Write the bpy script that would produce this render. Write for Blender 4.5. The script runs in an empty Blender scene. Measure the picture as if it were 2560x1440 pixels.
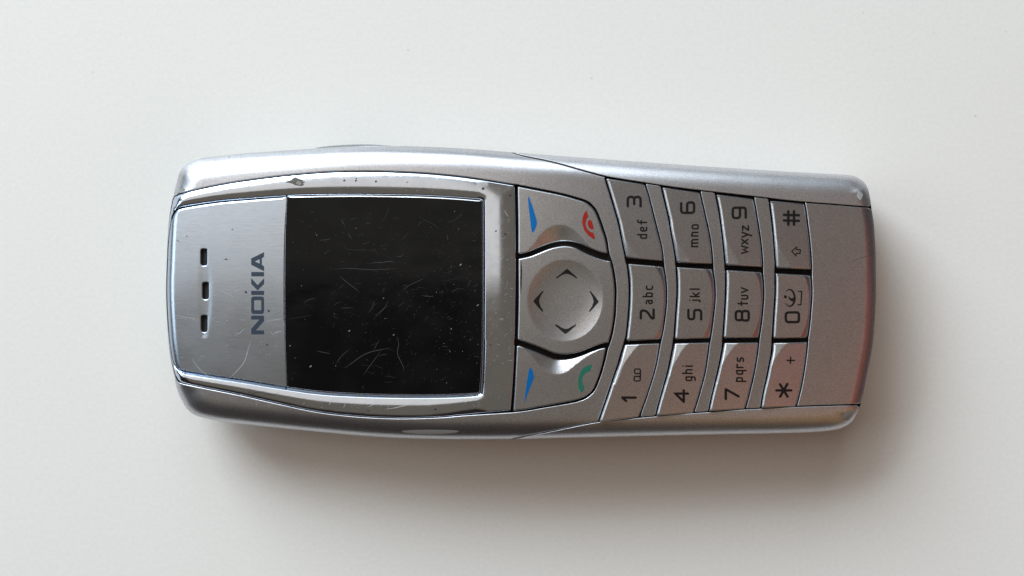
import bpy, math, random
import numpy as np
from mathutils import Vector
from mathutils.geometry import delaunay_2d_cdt

random.seed(7)
rng = np.random.RandomState(11)
SC = bpy.context.scene
COL = SC.collection

# ---------------------------------------------------------------- camera
# Lengths below are traced in units of U = 0.06 mm; (u, v) run right and down
# over the phone's face, z is the height over the table.
U = 6.0e-5
CX, CY = 1280.0, 720.0
DCAM = 3600.0            # lens height over the table
ZREF = 272.0             # height of the phone's face, where one unit is one traced pixel

cam_d = bpy.data.cameras.new("camera")
cam = bpy.data.objects.new("camera", cam_d)
COL.objects.link(cam)
cam.location = (0, 0, DCAM * U)
cam_d.sensor_width = 36.0
cam_d.lens = 36.0 * (DCAM - ZREF) / 2560.0
cam_d.clip_start = 0.01
cam_d.clip_end = 20.0
cam_d.dof.use_dof = True
cam_d.dof.focus_distance = (DCAM - 265.0) * U
cam_d.dof.aperture_fstop = 15.0
SC.camera = cam

# ---------------------------------------------------------------- light
SC.view_settings.view_transform = 'Standard'
SC.view_settings.look = 'None'
SC.view_settings.exposure = 0.0
SC.view_settings.gamma = 1.0
W = bpy.data.worlds.new("World")
SC.world = W
W.use_nodes = True
W.node_tree.nodes["Background"].inputs[0].default_value = (0.022, 0.016, 0.013, 1)
W.node_tree.nodes["Background"].inputs[1].default_value = 1.0


def area(name, loc, target, sx, sy, radiance, color):
    d = bpy.data.lights.new(name, 'AREA')
    d.shape = 'RECTANGLE'
    d.size, d.size_y = sx, sy
    d.energy = radiance * math.pi * sx * sy
    d.color = color
    o = bpy.data.objects.new(name, d)
    COL.objects.link(o)
    o.location = loc
    o.rotation_euler = (Vector(target) - Vector(loc)).to_track_quat('-Z', 'Y').to_euler()
    return o


# daylight of a window up and to the left, the dim warm ceiling, and the glow of
# something red standing to the right of the phone
area("window_light", (-0.83, 1.14, 0.78), (0, 0, 0), 0.98, 1.00, 12.5, (0.80, 0.912, 1.0))
area("left_fill_light", (-1.36, 0.16, 0.88), (0, 0, 0), 0.70, 0.80, 2.3, (0.78, 0.91, 1.0))  # added fill, no window known there: lightens the shadow at lower left
area("side_fill_light", (-0.02, 1.42, 0.82), (0, 0, 0), 0.80, 0.90, 3.0, (0.85, 0.94, 1.0))  # added light for the highlights on bezel edge and upper rail
area("ceiling_light", (0.0, 0.0, 1.3), (0, 0, 0), 2.2, 2.0, 0.142, (1.0, 0.83, 0.62))
area("warm_fill_light", (0.46, -0.62, 0.78), (0, 0, 0), 0.60, 0.60, 0.22, (1.0, 0.56, 0.20))  # added fill that warms the phone's shadow
area("ceiling_by_window_light", (-0.68, 0.58, 1.2), (-0.68, 0.58, 0), 1.28, 1.10, 0.72, (1.0, 0.93, 0.85))
area("red_glow", (0.42, -0.10, 0.36), (0.03, 0, 0), 0.34, 0.40, 0.22, (1.0, 0.19, 0.13))
area("orange_glow", (0.36, -0.36, 0.20), (0.05, -0.02, 0), 0.26, 0.22, 0.34, (1.0, 0.52, 0.17))

# ---------------------------------------------------------------- materials


def mat(name, base, metallic=0.0, rough=0.5, coat=0.0, spec=0.5):
    m = bpy.data.materials.new(name)
    m.use_nodes = True
    b = m.node_tree.nodes["Principled BSDF"]
    b.inputs["Base Color"].default_value = (*base, 1)
    b.inputs["Metallic"].default_value = metallic
    b.inputs["Roughness"].default_value = rough
    b.inputs["Coat Weight"].default_value = coat
    b.inputs["Specular IOR Level"].default_value = spec
    return m


def nodes(m):
    return m.node_tree.nodes, m.node_tree.links, m.node_tree.nodes["Principled BSDF"]


def add_noise(m, scale, stretch=(1, 1, 1), detail=2.0, rot=0.0, dist=0.0):
    n, l, b = nodes(m)
    tc = n.new("ShaderNodeTexCoord")
    mp = n.new("ShaderNodeMapping")
    mp.inputs["Scale"].default_value = stretch
    mp.inputs["Rotation"].default_value = (0, 0, rot)
    t = n.new("ShaderNodeTexNoise")
    t.inputs["Scale"].default_value = scale
    t.inputs["Detail"].default_value = detail
    t.inputs["Distortion"].default_value = dist
    l.new(tc.outputs["Object"], mp.inputs[0])
    l.new(mp.outputs[0], t.inputs["Vector"])
    return t


def ramp(m, src, lo, hi, clo, chi):
    n, l, b = nodes(m)
    r = n.new("ShaderNodeValToRGB")
    r.color_ramp.elements[0].position = lo
    r.color_ramp.elements[1].position = hi
    r.color_ramp.elements[0].color = (*clo, 1)
    r.color_ramp.elements[1].color = (*chi, 1)
    l.new(src, r.inputs[0])
    return r


def bump(m, src, strength, dist, prev=None):
    n, l, b = nodes(m)
    bp = n.new("ShaderNodeBump")
    bp.inputs["Strength"].default_value = strength
    bp.inputs["Distance"].default_value = dist
    l.new(src, bp.inputs["Height"])
    if prev is not None:
        l.new(prev.outputs[0], bp.inputs["Normal"])
    l.new(bp.outputs[0], b.inputs["Normal"])
    return bp


def mult(m, a, c):
    n, l, b = nodes(m)
    x = n.new("ShaderNodeMix")
    x.data_type = 'RGBA'
    x.blend_type = 'MULTIPLY'
    x.inputs[0].default_value = 1.0
    l.new(a, x.inputs[6])
    l.new(c, x.inputs[7])
    return x.outputs[2]


def satin_paint(name, base, rough, grain=0.16):
    m = mat(name, base, 0.95, rough, 0.0)
    n, l, b = nodes(m)
    fl = add_noise(m, 6200.0, detail=2.0)
    soft = add_noise(m, 260.0, detail=3.0)
    r1 = ramp(m, fl.outputs["Fac"], 0.30, 0.72, tuple(x * 0.78 for x in base), tuple(min(1, x * 1.20) for x in base))
    r2 = ramp(m, soft.outputs["Fac"], 0.3, 0.7, (0.95, 0.945, 0.94), (1, 1, 1))
    l.new(mult(m, r1.outputs[0], r2.outputs[0]), b.inputs["Base Color"])
    bump(m, fl.outputs["Fac"], grain, 0.00003)
    return m


M = {}
M['cover'] = satin_paint("satin_silver_paint", (0.575, 0.58, 0.615), 0.30)
M['rail'] = satin_paint("satin_silver_rail", (0.66, 0.665, 0.70), 0.37)
M['key'] = satin_paint("silver_key_paint", (0.565, 0.575, 0.605), 0.30, 0.12)

# polished bezel: fine scuffs break its reflections up
m = mat("polished_bezel", (0.60, 0.62, 0.66), 1.0, 0.12)
n, l, b = nodes(m)
sc = add_noise(m, 900.0, detail=4.0)
r = ramp(m, sc.outputs["Fac"], 0.4, 0.8, (0.12,) * 3, (0.18,) * 3)
l.new(r.outputs[0], b.inputs["Roughness"])
cl = ramp(m, add_noise(m, 420.0, detail=5.0).outputs["Fac"], 0.35, 0.65, (0.60, 0.675, 0.79), (0.65, 0.715, 0.82))
l.new(cl.outputs[0], b.inputs["Base Color"])
bump(m, add_noise(m, 2600.0, detail=2.0).outputs["Fac"], 0.04, 0.00002)
M['bezel'] = m

# brushed plate behind the clear lens
m = mat("brushed_plate", (0.62, 0.64, 0.67), 1.0, 0.27, 0.25)
n, l, b = nodes(m)
br = add_noise(m, 5200.0, (0.025, 1, 1), 1.0)
r = ramp(m, br.outputs["Fac"], 0.3, 0.7, (0.50, 0.58, 0.685), (0.57, 0.635, 0.73))
l.new(r.outputs[0], b.inputs["Base Color"])
rr = ramp(m, add_noise(m, 160.0, detail=1.0).outputs["Fac"], 0.3, 0.7, (0.255,) * 3, (0.29,) * 3)
l.new(rr.outputs[0], b.inputs["Roughness"])
bump(m, br.outputs["Fac"], 0.03, 0.00001)
M['plate'] = m
M['rim'] = mat("clear_lens_rim", (0.75, 0.78, 0.84), 0.9, 0.25)

# dark display under the scratched lens
m = mat("black_display", (0.0035, 0.0036, 0.0042), 0.0, 0.10, 0.0, 0.16)
n, l, b = nodes(m)
rr = ramp(m, add_noise(m, 500.0, (0.5, 1, 1), 4.0).outputs["Fac"], 0.35, 0.75, (0.06,) * 3, (0.26,) * 3)
l.new(rr.outputs[0], b.inputs["Roughness"])
hz = ramp(m, add_noise(m, 130.0, detail=5.0).outputs["Fac"], 0.45, 0.8, (0.0030, 0.0031, 0.0036), (0.0075, 0.0075, 0.0078))
l.new(hz.outputs[0], b.inputs["Base Color"])
M['screen'] = m
M['gap'] = mat("black_rubber", (0.012, 0.010, 0.008), 0.0, 0.7, 0, 0.15)
M['back'] = satin_paint("grey_back_shell", (0.40, 0.38, 0.37), 0.42)
M['button'] = mat("grey_rubber_button", (0.16, 0.18, 0.18), 0.0, 0.5)
M['print'] = mat("black_print", (0.010, 0.009, 0.009), 0.0, 0.45, 0, 0.25)
M['logo'] = mat("blue_grey_print", (0.030, 0.045, 0.068), 0.0, 0.35, 0, 0.4)
M['blue'] = mat("blue_print", (0.001, 0.115, 0.34), 0.0, 0.45, 0, 0.2)
M['red'] = mat("red_print", (0.29, 0.016, 0.011), 0.0, 0.45, 0, 0.2)
M['green'] = mat("green_print", (0.020, 0.145, 0.10), 0.0, 0.45, 0, 0.2)
M['scr_a'] = mat("lens_scratch", (0.033, 0.037, 0.040), 0.0, 0.5)
M['scr_b'] = mat("faint_lens_scratch", (0.014, 0.016, 0.018), 0.0, 0.5)
M['scr_c'] = mat("lens_dust", (0.22, 0.21, 0.175), 0.0, 0.6)
M['scr_m'] = mat("metal_scratch", (0.50, 0.51, 0.52), 0.3, 0.5)
M['chip'] = mat("exposed_brown_plastic", (0.060, 0.054, 0.036), 0.0, 0.6)
M['chip2'] = mat("exposed_pale_plastic", (0.20, 0.185, 0.15), 0.0, 0.6)
M['crack'] = mat("shallow_scratch", (0.16, 0.145, 0.14), 0.4, 0.5)
M['dirt'] = mat("dark_speck", (0.022, 0.026, 0.036), 0.0, 0.6)
M['worn'] = mat("pale_grey_patch", (0.34, 0.345, 0.34), 0.0, 0.55)  # plain pale grey of the two corner spots and the oval
M['slot'] = mat("dark_grille", (0.008, 0.006, 0.005), 0.0, 0.6)

m = mat("white_laminate", (0.80, 0.80, 0.795), 0.0, 0.42, 0, 0.35)
n, l, b = nodes(m)
big = ramp(m, add_noise(m, 22.0, detail=3.0).outputs["Fac"], 0.3, 0.7, (0.985, 0.985, 0.985), (1, 1, 1))
fine = ramp(m, add_noise(m, 1700.0, detail=2.0).outputs["Fac"], 0.3, 0.7, (0.790, 0.768, 0.728), (0.832, 0.806, 0.764))
l.new(mult(m, fine.outputs[0], big.outputs[0]), b.inputs["Base Color"])
bump(m, add_noise(m, 900.0, detail=3.0).outputs["Fac"], 0.16, 0.0001)
M['table'] = m

# ---------------------------------------------------------------- plane geometry


def A(*p):
    return np.array(p, float)


def cr(pts, step=2.5):
    """Catmull-Rom curve through open polyline."""
    p = np.asarray(pts, float)
    if len(p) == 2:
        k = max(1, int(np.linalg.norm(p[1] - p[0]) / step))
        return np.linspace(p[0], p[1], k + 1)
    q = np.vstack([2 * p[0] - p[1], p, 2 * p[-1] - p[-2]])
    out = []
    for i in range(1, len(q) - 2):
        a, b_, c, d = q[i - 1], q[i], q[i + 1], q[i + 2]
        k = max(1, int(np.linalg.norm(c - b_) / step))
        t = np.linspace(0, 1, k, endpoint=False)[:, None]
        out.append(0.5 * (2 * b_ + (c - a) * t + (2 * a - 5 * b_ + 4 * c - d) * t ** 2 + (3 * b_ - a - 3 * c + d) * t ** 3))
    out.append(q[-2][None])
    return np.vstack(out)


def resample(loop, step):
    p = np.vstack([loop, loop[:1]])
    s = np.r_[0, np.cumsum(np.linalg.norm(np.diff(p, axis=0), axis=1))]
    k = max(8, int(round(s[-1] / step)))
    t = np.linspace(0, s[-1], k, endpoint=False)
    return np.c_[np.interp(t, s, p[:, 0]), np.interp(t, s, p[:, 1])]


def relax(p, k):
    for _ in range(k):
        p = 0.5 * p + 0.25 * (np.roll(p, 1, 0) + np.roll(p, -1, 0))
    return p


def ccw(p):
    x, y = p[:, 0], p[:, 1]
    a = np.sum(x * np.roll(y, -1) - np.roll(x, -1) * y)
    return p if a > 0 else p[::-1]


def loop(*polys, step=2.5, soft=3):
    pts = []
    for q in polys:
        c = cr(q)
        for x in c:
            if not pts or np.hypot(*(x - pts[-1])) > 0.4:
                pts.append(x)
    if np.hypot(*(pts[0] - pts[-1])) < 0.4:
        pts.pop()
    p = resample(np.array(pts), step)
    return ccw(relax(p, soft))


def normals2d(p):
    """Inward unit normals of a counter-clockwise loop."""
    t = np.roll(p, -1, 0) - np.roll(p, 1, 0)
    t /= np.linalg.norm(t, axis=1)[:, None] + 1e-9
    return np.c_[-t[:, 1], t[:, 0]]


def seg_dist(pts, line, closed=True, want=False):
    """Distance of pts to a polyline, in chunks; with want also the index and parameter."""
    a = line if closed else line[:-1]
    b_ = np.roll(line, -1, 0) if closed else line[1:]
    ab = b_ - a
    L2 = (ab ** 2).sum(1) + 1e-12
    D = np.empty(len(pts)); I = np.empty(len(pts), int); T = np.empty(len(pts))
    for s in range(0, len(pts), 4000):
        p = pts[s:s + 4000]
        ap = p[:, None, :] - a[None]
        t = np.clip((ap * ab[None]).sum(2) / L2[None], 0, 1)
        d = np.hypot(ap[..., 0] - t * ab[None, :, 0], ap[..., 1] - t * ab[None, :, 1])
        i = d.argmin(1)
        r = np.arange(len(p))
        D[s:s + 4000] = d[r, i]; I[s:s + 4000] = i; T[s:s + 4000] = t[r, i]
    return (D, I, T) if want else D


def inside(pts, poly):
    x, y = pts[:, 0], pts[:, 1]
    c = np.zeros(len(pts), bool)
    px, py = poly[:, 0], poly[:, 1]
    qx, qy = np.roll(px, -1), np.roll(py, -1)
    for x1, y1, x2, y2 in zip(px, py, qx, qy):
        if y1 == y2:
            continue
        m_ = ((y1 > y) != (y2 > y))
        c ^= m_ & (x < (x2 - x1) * (y - y1) / (y2 - y1) + x1)
    return c


# ---------------------------------------------------------------- the phone's outline and height
SIL_TOP = [(431, 496), (441, 457), (447, 434), (455, 421), (466, 410), (484, 401), (500, 395.5), (541, 391), (600, 384.5), (700, 377),
           (800, 370.5), (870, 366.5), (940, 365), (1030, 366), (1160, 371.5), (1280, 381), (1400, 390), (1560, 402), (1700, 412),
           (1800, 418.5), (1900, 425), (2000, 431), (2060, 434), (2118, 437.5), (2140, 442), (2155, 451), (2165, 462), (2171, 475), (2176, 500)]
SIL_RIGHT = [(2176, 500), (2179, 524), (2184, 555), (2187.5, 600), (2189.5, 650), (2190, 700), (2190, 740), (2187, 800), (2182, 860), (2175, 900),
             (2166, 945), (2158, 985), (2150, 1015)]
SIL_BOT = [(2150, 1015), (2143, 1033), (2133, 1050), (2122, 1061), (2105, 1070), (2080, 1076), (2040, 1079.5), (1960, 1083), (1800, 1086), (1560, 1091),
           (1400, 1095), (1280, 1098), (1160, 1098.5), (1100, 1098), (1000, 1095), (900, 1089), (780, 1078), (700, 1070), (600, 1059), (540, 1051),
           (500, 1042), (480, 1033), (465, 1019), (455, 1001), (448, 987), (441, 966), (436, 939), (430, 915)]
SIL_LEFT = [(430, 915), (425, 885), (421, 850), (417, 790), (415, 740), (415, 700), (416.5, 660), (419, 600), (423, 540), (431, 496)]
SIL = loop(SIL_TOP, SIL_RIGHT, SIL_BOT, SIL_LEFT, step=4.0, soft=2)


def sil_widths():
    u, v = SIL[:, 0], SIL[:, 1]
    w = np.full(len(SIL), 56.0)
    R = np.full(len(SIL), 38.0)
    Q = np.full(len(SIL), 0.05)
    nn = normals2d(SIL)
    left = (u < 470) & (v > 478) & (v < 962)
    w[left], R[left] = 22.0, 26.0
    right = (u > 2120) & (np.abs(nn[:, 0]) > 0.80)
    w[right], R[right], Q[right] = 32.0, 12.0, 1.0
    # a smooth passage round the corners
    for _ in range(60):
        w = 0.5 * w + 0.25 * (np.roll(w, 1) + np.roll(w, -1))
        R = 0.5 * R + 0.25 * (np.roll(R, 1) + np.roll(R, -1))
        Q = 0.5 * Q + 0.25 * (np.roll(Q, 1) + np.roll(Q, -1))
    # the long sides get a little narrower towards the bottom end
    side = 1 - 0.10 * np.clip((u - 1300) / 800, 0, 1)
    return w * side, R, Q


SIL_W, SIL_R, SIL_Q = sil_widths()


def base(u, v):
    vc = 722 + 0.022 * (u - 430)
    return 272 - (14 + 10 * np.clip((u - 1050) / 1100, 0, 1)) * ((u - 1050) / 850) ** 2 - 62 * np.clip((1500 - u) / 1070, 0, 2) ** 2 - 13 * ((v - vc) / 300) ** 2


_gu, _gv = np.meshgrid(np.arange(384, 2232, 8), np.arange(334, 1134, 8), indexing='ij')
NEAR = (seg_dist(np.c_[_gu.ravel(), _gv.ravel()], SIL[::3]) < 74).reshape(_gu.shape)


def Hs(u, v):
    """Height of the phone's skin with its rounded rim."""
    sh = np.shape(u)
    p = np.c_[np.ravel(u), np.ravel(v)]
    out = base(p[:, 0], p[:, 1])
    gi = np.clip(((p[:, 0] - 380) / 8).astype(int), 0, NEAR.shape[0] - 1)
    gj = np.clip(((p[:, 1] - 330) / 8).astype(int), 0, NEAR.shape[1] - 1)
    nb_ = NEAR[gi, gj]
    if not nb_.any():
        return out.reshape(sh)
    d, i, t = seg_dist(p[nb_], SIL, True, True)
    j = (i + 1) % len(SIL)
    w = SIL_W[i] * (1 - t) + SIL_W[j] * t
    R = SIL_R[i] * (1 - t) + SIL_R[j] * t
    x = np.clip(1 - d / w, 0, 1)
    Q = SIL_Q[i] * (1 - t) + SIL_Q[j] * t
    out[nb_] -= R * (Q * x * x + (1 - Q) * (1 - np.sqrt(np.clip(1 - x * x, 0, 1))))
    return out.reshape(sh)


def P(u, v, z):
    k = (DCAM - z) / (DCAM - ZREF)
    return np.stack([(u - CX) * k * U, (CY - v) * k * U, z * U], -1)


def surf_normal(f, u, v, e=0.5):
    tu = P(u + e, v, f(u + e, v)) - P(u - e, v, f(u - e, v))
    tv = P(u, v - e, f(u, v - e)) - P(u, v + e, f(u, v + e))
    nn = np.cross(tu, tv)
    return nn / (np.linalg.norm(nn, axis=-1)[..., None] + 1e-20)


# ---------------------------------------------------------------- mesh building
class MB:
    def __init__(self):
        self.V = []; self.F = []; self.N = []; self.MI = []; self.k = 0

    def verts(self, p3):
        s = self.k
        self.V.append(p3); self.k += len(p3)
        return s

    def face(self, idx, nrm, mi=0):
        self.F.append(list(idx)); self.N.append(nrm); self.MI.append(mi)

    def build(self, name, mats, parent=None, flat=False):
        V = np.vstack(self.V)
        F, N = [], []
        for f, nn in zip(self.F, self.N):
            a = np.zeros(3)
            p = V[f]
            for i in range(1, len(f) - 1):
                a += np.cross(p[i] - p[0], p[i + 1] - p[0])
            if np.dot(a, np.mean(nn, axis=0)) < 0:
                f = f[::-1]; nn = nn[::-1]
            F.append(f); N.append(nn)
        me = bpy.data.meshes.new(name)
        me.from_pydata(V.tolist(), [], F)
        for m_ in (mats if isinstance(mats, (list, tuple)) else [mats]):
            me.materials.append(M[m_])
        me.polygons.foreach_set("use_smooth", [not flat] * len(F))
        me.polygons.foreach_set("material_index", self.MI)
        me.update()
        if not flat:
            me.normals_split_custom_set(np.vstack(N).tolist())
        o = bpy.data.objects.new(name, me)
        COL.objects.link(o)
        if parent is not None:
            o.parent = parent
        return o


def triangulate(loops, holes, extra, creases):
    pts, edges = [], []

    def add(p, closed):
        s = len(pts)
        pts.extend([tuple(x) for x in p])
        for i in range(len(p) - 1):
            edges.append((s + i, s + i + 1))
        if closed:
            edges.append((s + len(p) - 1, s))
        return s
    starts = [add(q, True) for q in loops]
    hstarts = [add(q, True) for q in holes]
    for c in creases:
        add(c, False)
    pts.extend([tuple(x) for x in extra])
    vo, eo, fo, ov, oe, of = delaunay_2d_cdt([Vector(p) for p in pts], edges, [], 0, 1e-5, True)
    V = np.array([(x.x, x.y) for x in vo])
    idx = {}
    for k, lst in enumerate(ov):
        for o in lst:
            idx[o] = k
    T = np.array([f for f in fo if len(f) == 3])
    c = V[T].mean(1)
    ok = np.zeros(len(T), bool)
    for q in loops:
        ok |= inside(c, q)
    for q in holes:
        ok &= ~inside(c, q)
    return V, T[ok], idx, starts, hstarts


def slab(name, mats, outline, f, parent, holes=(), bev=4.0, drop=None, nb=4, skirt=30.0, grid=12.0, rings=False,
         creases=(), bevel_mat=0, hole_bev=None, hole_drop=None, hole_skirt=None, silhouette=False, spacing_ok=0.55, hole_cham=None):
    """A face over f(u, v) with rounded edges along its outline and holes and a wall going down from them."""
    mb = MB()
    outline = ccw(outline)

    def width_of(p, bw):
        w = np.full(len(p), bw, float) if not callable(bw) else bw(p[:, 0], p[:, 1])
        if silhouette:
            d = seg_dist(p, SIL)
            w = np.where(d < 1.2, 0.0, w)
        return w

    def edge(p, nin, w, dr, sk, cham=None):
        """rings from the outer wall up to the face; gives the innermost loop"""
        prev = None
        L = len(p)
        for k in range(nb + 1):
            a = 0.5 * math.pi * k / nb
            fi, fd = 1 - math.cos(a), 1 - math.sin(a)
            if cham is not None:
                fi, fd = k / nb, 1 - k / nb
                a = cham if 0 < k < nb else (cham - 0.12 if k == 0 else cham + 0.25)
            q = p + nin * (w * fi)[:, None]
            dd = (w * 0 + 1) * (w > 0) * dr * fd if not callable(dr) else dr(p[:, 0], p[:, 1]) * (w > 0) * fd
            z = f(q[:, 0], q[:, 1]) - dd
            out3 = np.c_[-nin[:, 0], nin[:, 1], np.zeros(L)]
            qi = q + nin * 0.6
            sn = surf_normal(f, qi[:, 0], qi[:, 1])
            nr = out3 * math.cos(a) + sn * math.sin(a)
            nr = np.where((w > 0)[:, None], nr, sn)
            nr /= np.linalg.norm(nr, axis=1)[:, None]
            s = mb.verts(P(q[:, 0], q[:, 1], z))
            if k == 0:
                first = (s, q, z, out3)
            if prev is not None:
                ps, pn = prev
                for i in range(L):
                    j = (i + 1) % L
                    if w[i] <= 0 and w[j] <= 0:
                        continue
                    mb.face((ps + i, ps + j, s + j, s + i), [pn[i], pn[j], nr[j], nr[i]], bevel_mat)
            prev = (s, nr)
        s0, q0, z0, o3 = first
        s1 = mb.verts(P(q0[:, 0], q0[:, 1], z0 - sk))
        for i in range(L):
            j = (i + 1) % L
            if w[i] <= 0 and w[j] <= 0:
                continue
            mb.face((s1 + i, s1 + j, s0 + j, s0 + i), [o3[i], o3[j], o3[j], o3[i]], bevel_mat)
        return prev[0], q

    dr = drop if drop is not None else (bev if not callable(bev) else 4.0)
    w0 = width_of(outline, bev)
    nin = normals2d(outline)
    so, qo = edge(outline, nin, w0, dr, skirt)
    qh, sh = [], []
    for h in holes:
        h = ccw(h)
        hn = -normals2d(h)
        hw = width_of(h, hole_bev if hole_bev is not None else bev)
        s_, q_ = edge(h, hn, hw, hole_drop if hole_drop is not None else dr, hole_skirt if hole_skirt is not None else skirt, hole_cham)
        qh.append(q_); sh.append(s_)
    # inner points
    u0, v0 = outline.min(0); u1, v1 = outline.max(0)
    gu, gv = np.meshgrid(np.arange(u0 + grid * 0.5, u1, grid), np.arange(v0 + grid * 0.5, v1, grid))
    gu = gu + (np.arange(gu.shape[0]) % 2)[:, None] * grid * 0.5
    ext = np.c_[gu.ravel(), gv.ravel()]
    if rings:
        nn = normals2d(SIL)
        rg = [SIL + nn * dd for dd in (0.8, 2.2, 4.5, 8, 12.5, 18, 25, 33, 42, 52)]
        rgp = np.vstack(rg)
        dd = seg_dist(ext, SIL)
        ext = ext[dd > 58]
        ext = np.vstack([ext, rgp])
    else:
        rgp = None
    keep = inside(ext, qo)
    for q in qh:
        keep &= ~inside(ext, q)
    ext = ext[keep]
    if len(ext):
        lim = grid * spacing_ok
        dseam = np.full(len(ext), 1e9)
        if rings:
            # near the silhouette itself points may come close; near the seams they may not
            m0 = w0 > 0
            if m0.any():
                dseam = seg_dist(ext, qo[m0], False) if m0.sum() > 2 else dseam
                # qo[m0] is a chain cut at the silhouette: measure to its points only
                dseam = np.min([np.hypot(ext[:, 0][:, None] - c[:, 0][None], ext[:, 1][:, None] - c[:, 1][None]).min(1)
                                for c in np.array_split(qo[m0], max(1, m0.sum() // 200))], axis=0)
            lim = 4.0
        else:
            dseam = seg_dist(ext, qo)
        for q in qh:
            dseam = np.minimum(dseam, seg_dist(ext, q))
        for c in creases:
            dseam = np.minimum(dseam, seg_dist(ext, c, False))
        ext = ext[dseam > lim]
    crs = []
    for c in creases:
        ins = inside(c, qo)
        d = seg_dist(c, qo)
        c2 = c[ins & (d > 1.0)]
        if len(c2) > 1:
            crs.append(c2)
    V, T, idx, st, hst = triangulate([qo], qh, ext, crs)
    z = f(V[:, 0], V[:, 1])
    s = mb.verts(P(V[:, 0], V[:, 1], z))
    cen = V[T].mean(1)
    for k in range(3):
        pass
    pl = V[T] * 0.90 + cen[:, None, :] * 0.10
    nn = surf_normal(f, pl[..., 0].ravel(), pl[..., 1].ravel()).reshape(len(T), 3, 3)
    for t, q in zip(T, nn):
        mb.face(t + s, q)
    return mb.build(name, mats, parent)


def patch(name, mats, outline, f, parent, off=0.5, holes=(), grid=8.0, mi=None):
    """Flat print, a worn or pale place lying on f: an outline filled in, a hair above the surface."""
    mb = MB()
    g = lambda u, v: f(u, v) + off
    fill_patch(mb, outline, g, holes, grid)
    return mb.build(name, mats, parent)


def fill_patch(mb, outline, g, holes=(), grid=8.0, mi=0):
    outline = ccw(np.asarray(outline, float))
    u0, v0 = outline.min(0); u1, v1 = outline.max(0)
    gu, gv = np.meshgrid(np.arange(u0, u1, grid), np.arange(v0, v1, grid))
    ext = np.c_[gu.ravel(), gv.ravel()]
    if len(ext):
        ext = ext[inside(ext, outline)]
    if len(ext):
        d = seg_dist(ext, outline)
        for h in holes:
            ext_in = inside(ext, np.asarray(h, float))
            d = np.where(ext_in, 0, np.minimum(d, seg_dist(ext, np.asarray(h, float))))
        ext = ext[d > 1.5]
    V, T, idx, st, hst = triangulate([outline], [np.asarray(h, float) for h in holes], ext, [])
    s = mb.verts(P(V[:, 0], V[:, 1], g(V[:, 0], V[:, 1])))
    nn = surf_normal(g, V[:, 0], V[:, 1])
    for t in T:
        mb.face(t + s, [nn[i] for i in t], mi)


def ribbon(mb, pts, width, g, mi=0, taper=False, caps=True):
    """A stroke of the given width along pts (open or closed when first == last)."""
    p = np.asarray(pts, float)
    closed = len(p) > 2 and np.hypot(*(p[0] - p[-1])) < 1e-6
    if closed:
        p = p[:-1]
    L = len(p)
    if L == 1:
        a = np.linspace(0, 2 * math.pi, 10, endpoint=False)
        c = p[0] + np.c_[np.cos(a), np.sin(a)] * width / 2
        s = mb.verts(P(c[:, 0], c[:, 1], g(c[:, 0], c[:, 1])))
        nn = surf_normal(g, c[:, 0], c[:, 1])
        mb.face([s + i for i in range(10)], list(nn), mi)
        return
    if closed:
        t0 = p - np.roll(p, 1, 0); t1 = np.roll(p, -1, 0) - p
    else:
        d = np.diff(p, axis=0)
        t0 = np.vstack([d[:1], d]); t1 = np.vstack([d, d[-1:]])
    t0 = t0 / (np.linalg.norm(t0, axis=1)[:, None] + 1e-9); t1 = t1 / (np.linalg.norm(t1, axis=1)[:, None] + 1e-9)
    n0 = np.c_[-t0[:, 1], t0[:, 0]]; n1 = np.c_[-t1[:, 1], t1[:, 0]]
    m_ = n0 + n1
    m_ /= np.linalg.norm(m_, axis=1)[:, None] + 1e-9
    c = np.clip((m_ * n0).sum(1), 0.5, 1)
    hw = np.full(L, width / 2.0)
    if taper:
        hw = hw * np.clip(np.sin(np.linspace(0.12, math.pi - 0.12, L)) * 1.25, 0.12, 1)
    off = m_ * (hw / c)[:, None]
    a, b_ = p + off, p - off
    q = np.vstack([a, b_])
    s = mb.verts(P(q[:, 0], q[:, 1], g(q[:, 0], q[:, 1])))
    nn = surf_normal(g, q[:, 0], q[:, 1])
    for i in range(L if closed else L - 1):
        j = (i + 1) % L
        mb.face((s + i, s + j, s + L + j, s + L + i), [nn[i], nn[j], nn[L + j], nn[L + i]], mi)
    if caps and not closed and not taper:
        for k, sg in ((0, -1), (L - 1, 1)):
            t = (t1[0] if k == 0 else t0[-1]) * sg
            n_ = np.array([-t[1], t[0]])
            ang = np.linspace(-math.pi / 2, math.pi / 2, 7)
            arc = p[k] + np.outer(np.cos(ang), t) * width / 2 + np.outer(np.sin(ang), n_) * width / 2
            s = mb.verts(P(arc[:, 0], arc[:, 1], g(arc[:, 0], arc[:, 1])))
            na = surf_normal(g, arc[:, 0], arc[:, 1])
            mb.face([s + i for i in range(7)], list(na), mi)


def fil(pts, r=4.0, k=5):
    """Polyline with its inner corners rounded."""
    p = np.asarray(pts, float)
    out = [p[0]]
    for i in range(1, len(p) - 1):
        a, b_, c = p[i - 1], p[i], p[i + 1]
        d1, d2 = np.linalg.norm(a - b_), np.linalg.norm(c - b_)
        rr = min(r, d1 * 0.49, d2 * 0.49)
        s, e = b_ + (a - b_) / d1 * rr, b_ + (c - b_) / d2 * rr
        for t in np.linspace(0, 1, k):
            out.append((1 - t) ** 2 * s + 2 * t * (1 - t) * b_ + t * t * e)
    out.append(p[-1])
    return np.array(out)


def rrect(x0, y0, x1, y1, r):
    mid = ((x0 + x1) / 2, y0)
    p = fil([mid, (x1, y0), (x1, y1), (x0, y1), (x0, y0), mid], r)
    p[-1] = p[0]
    return p


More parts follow.
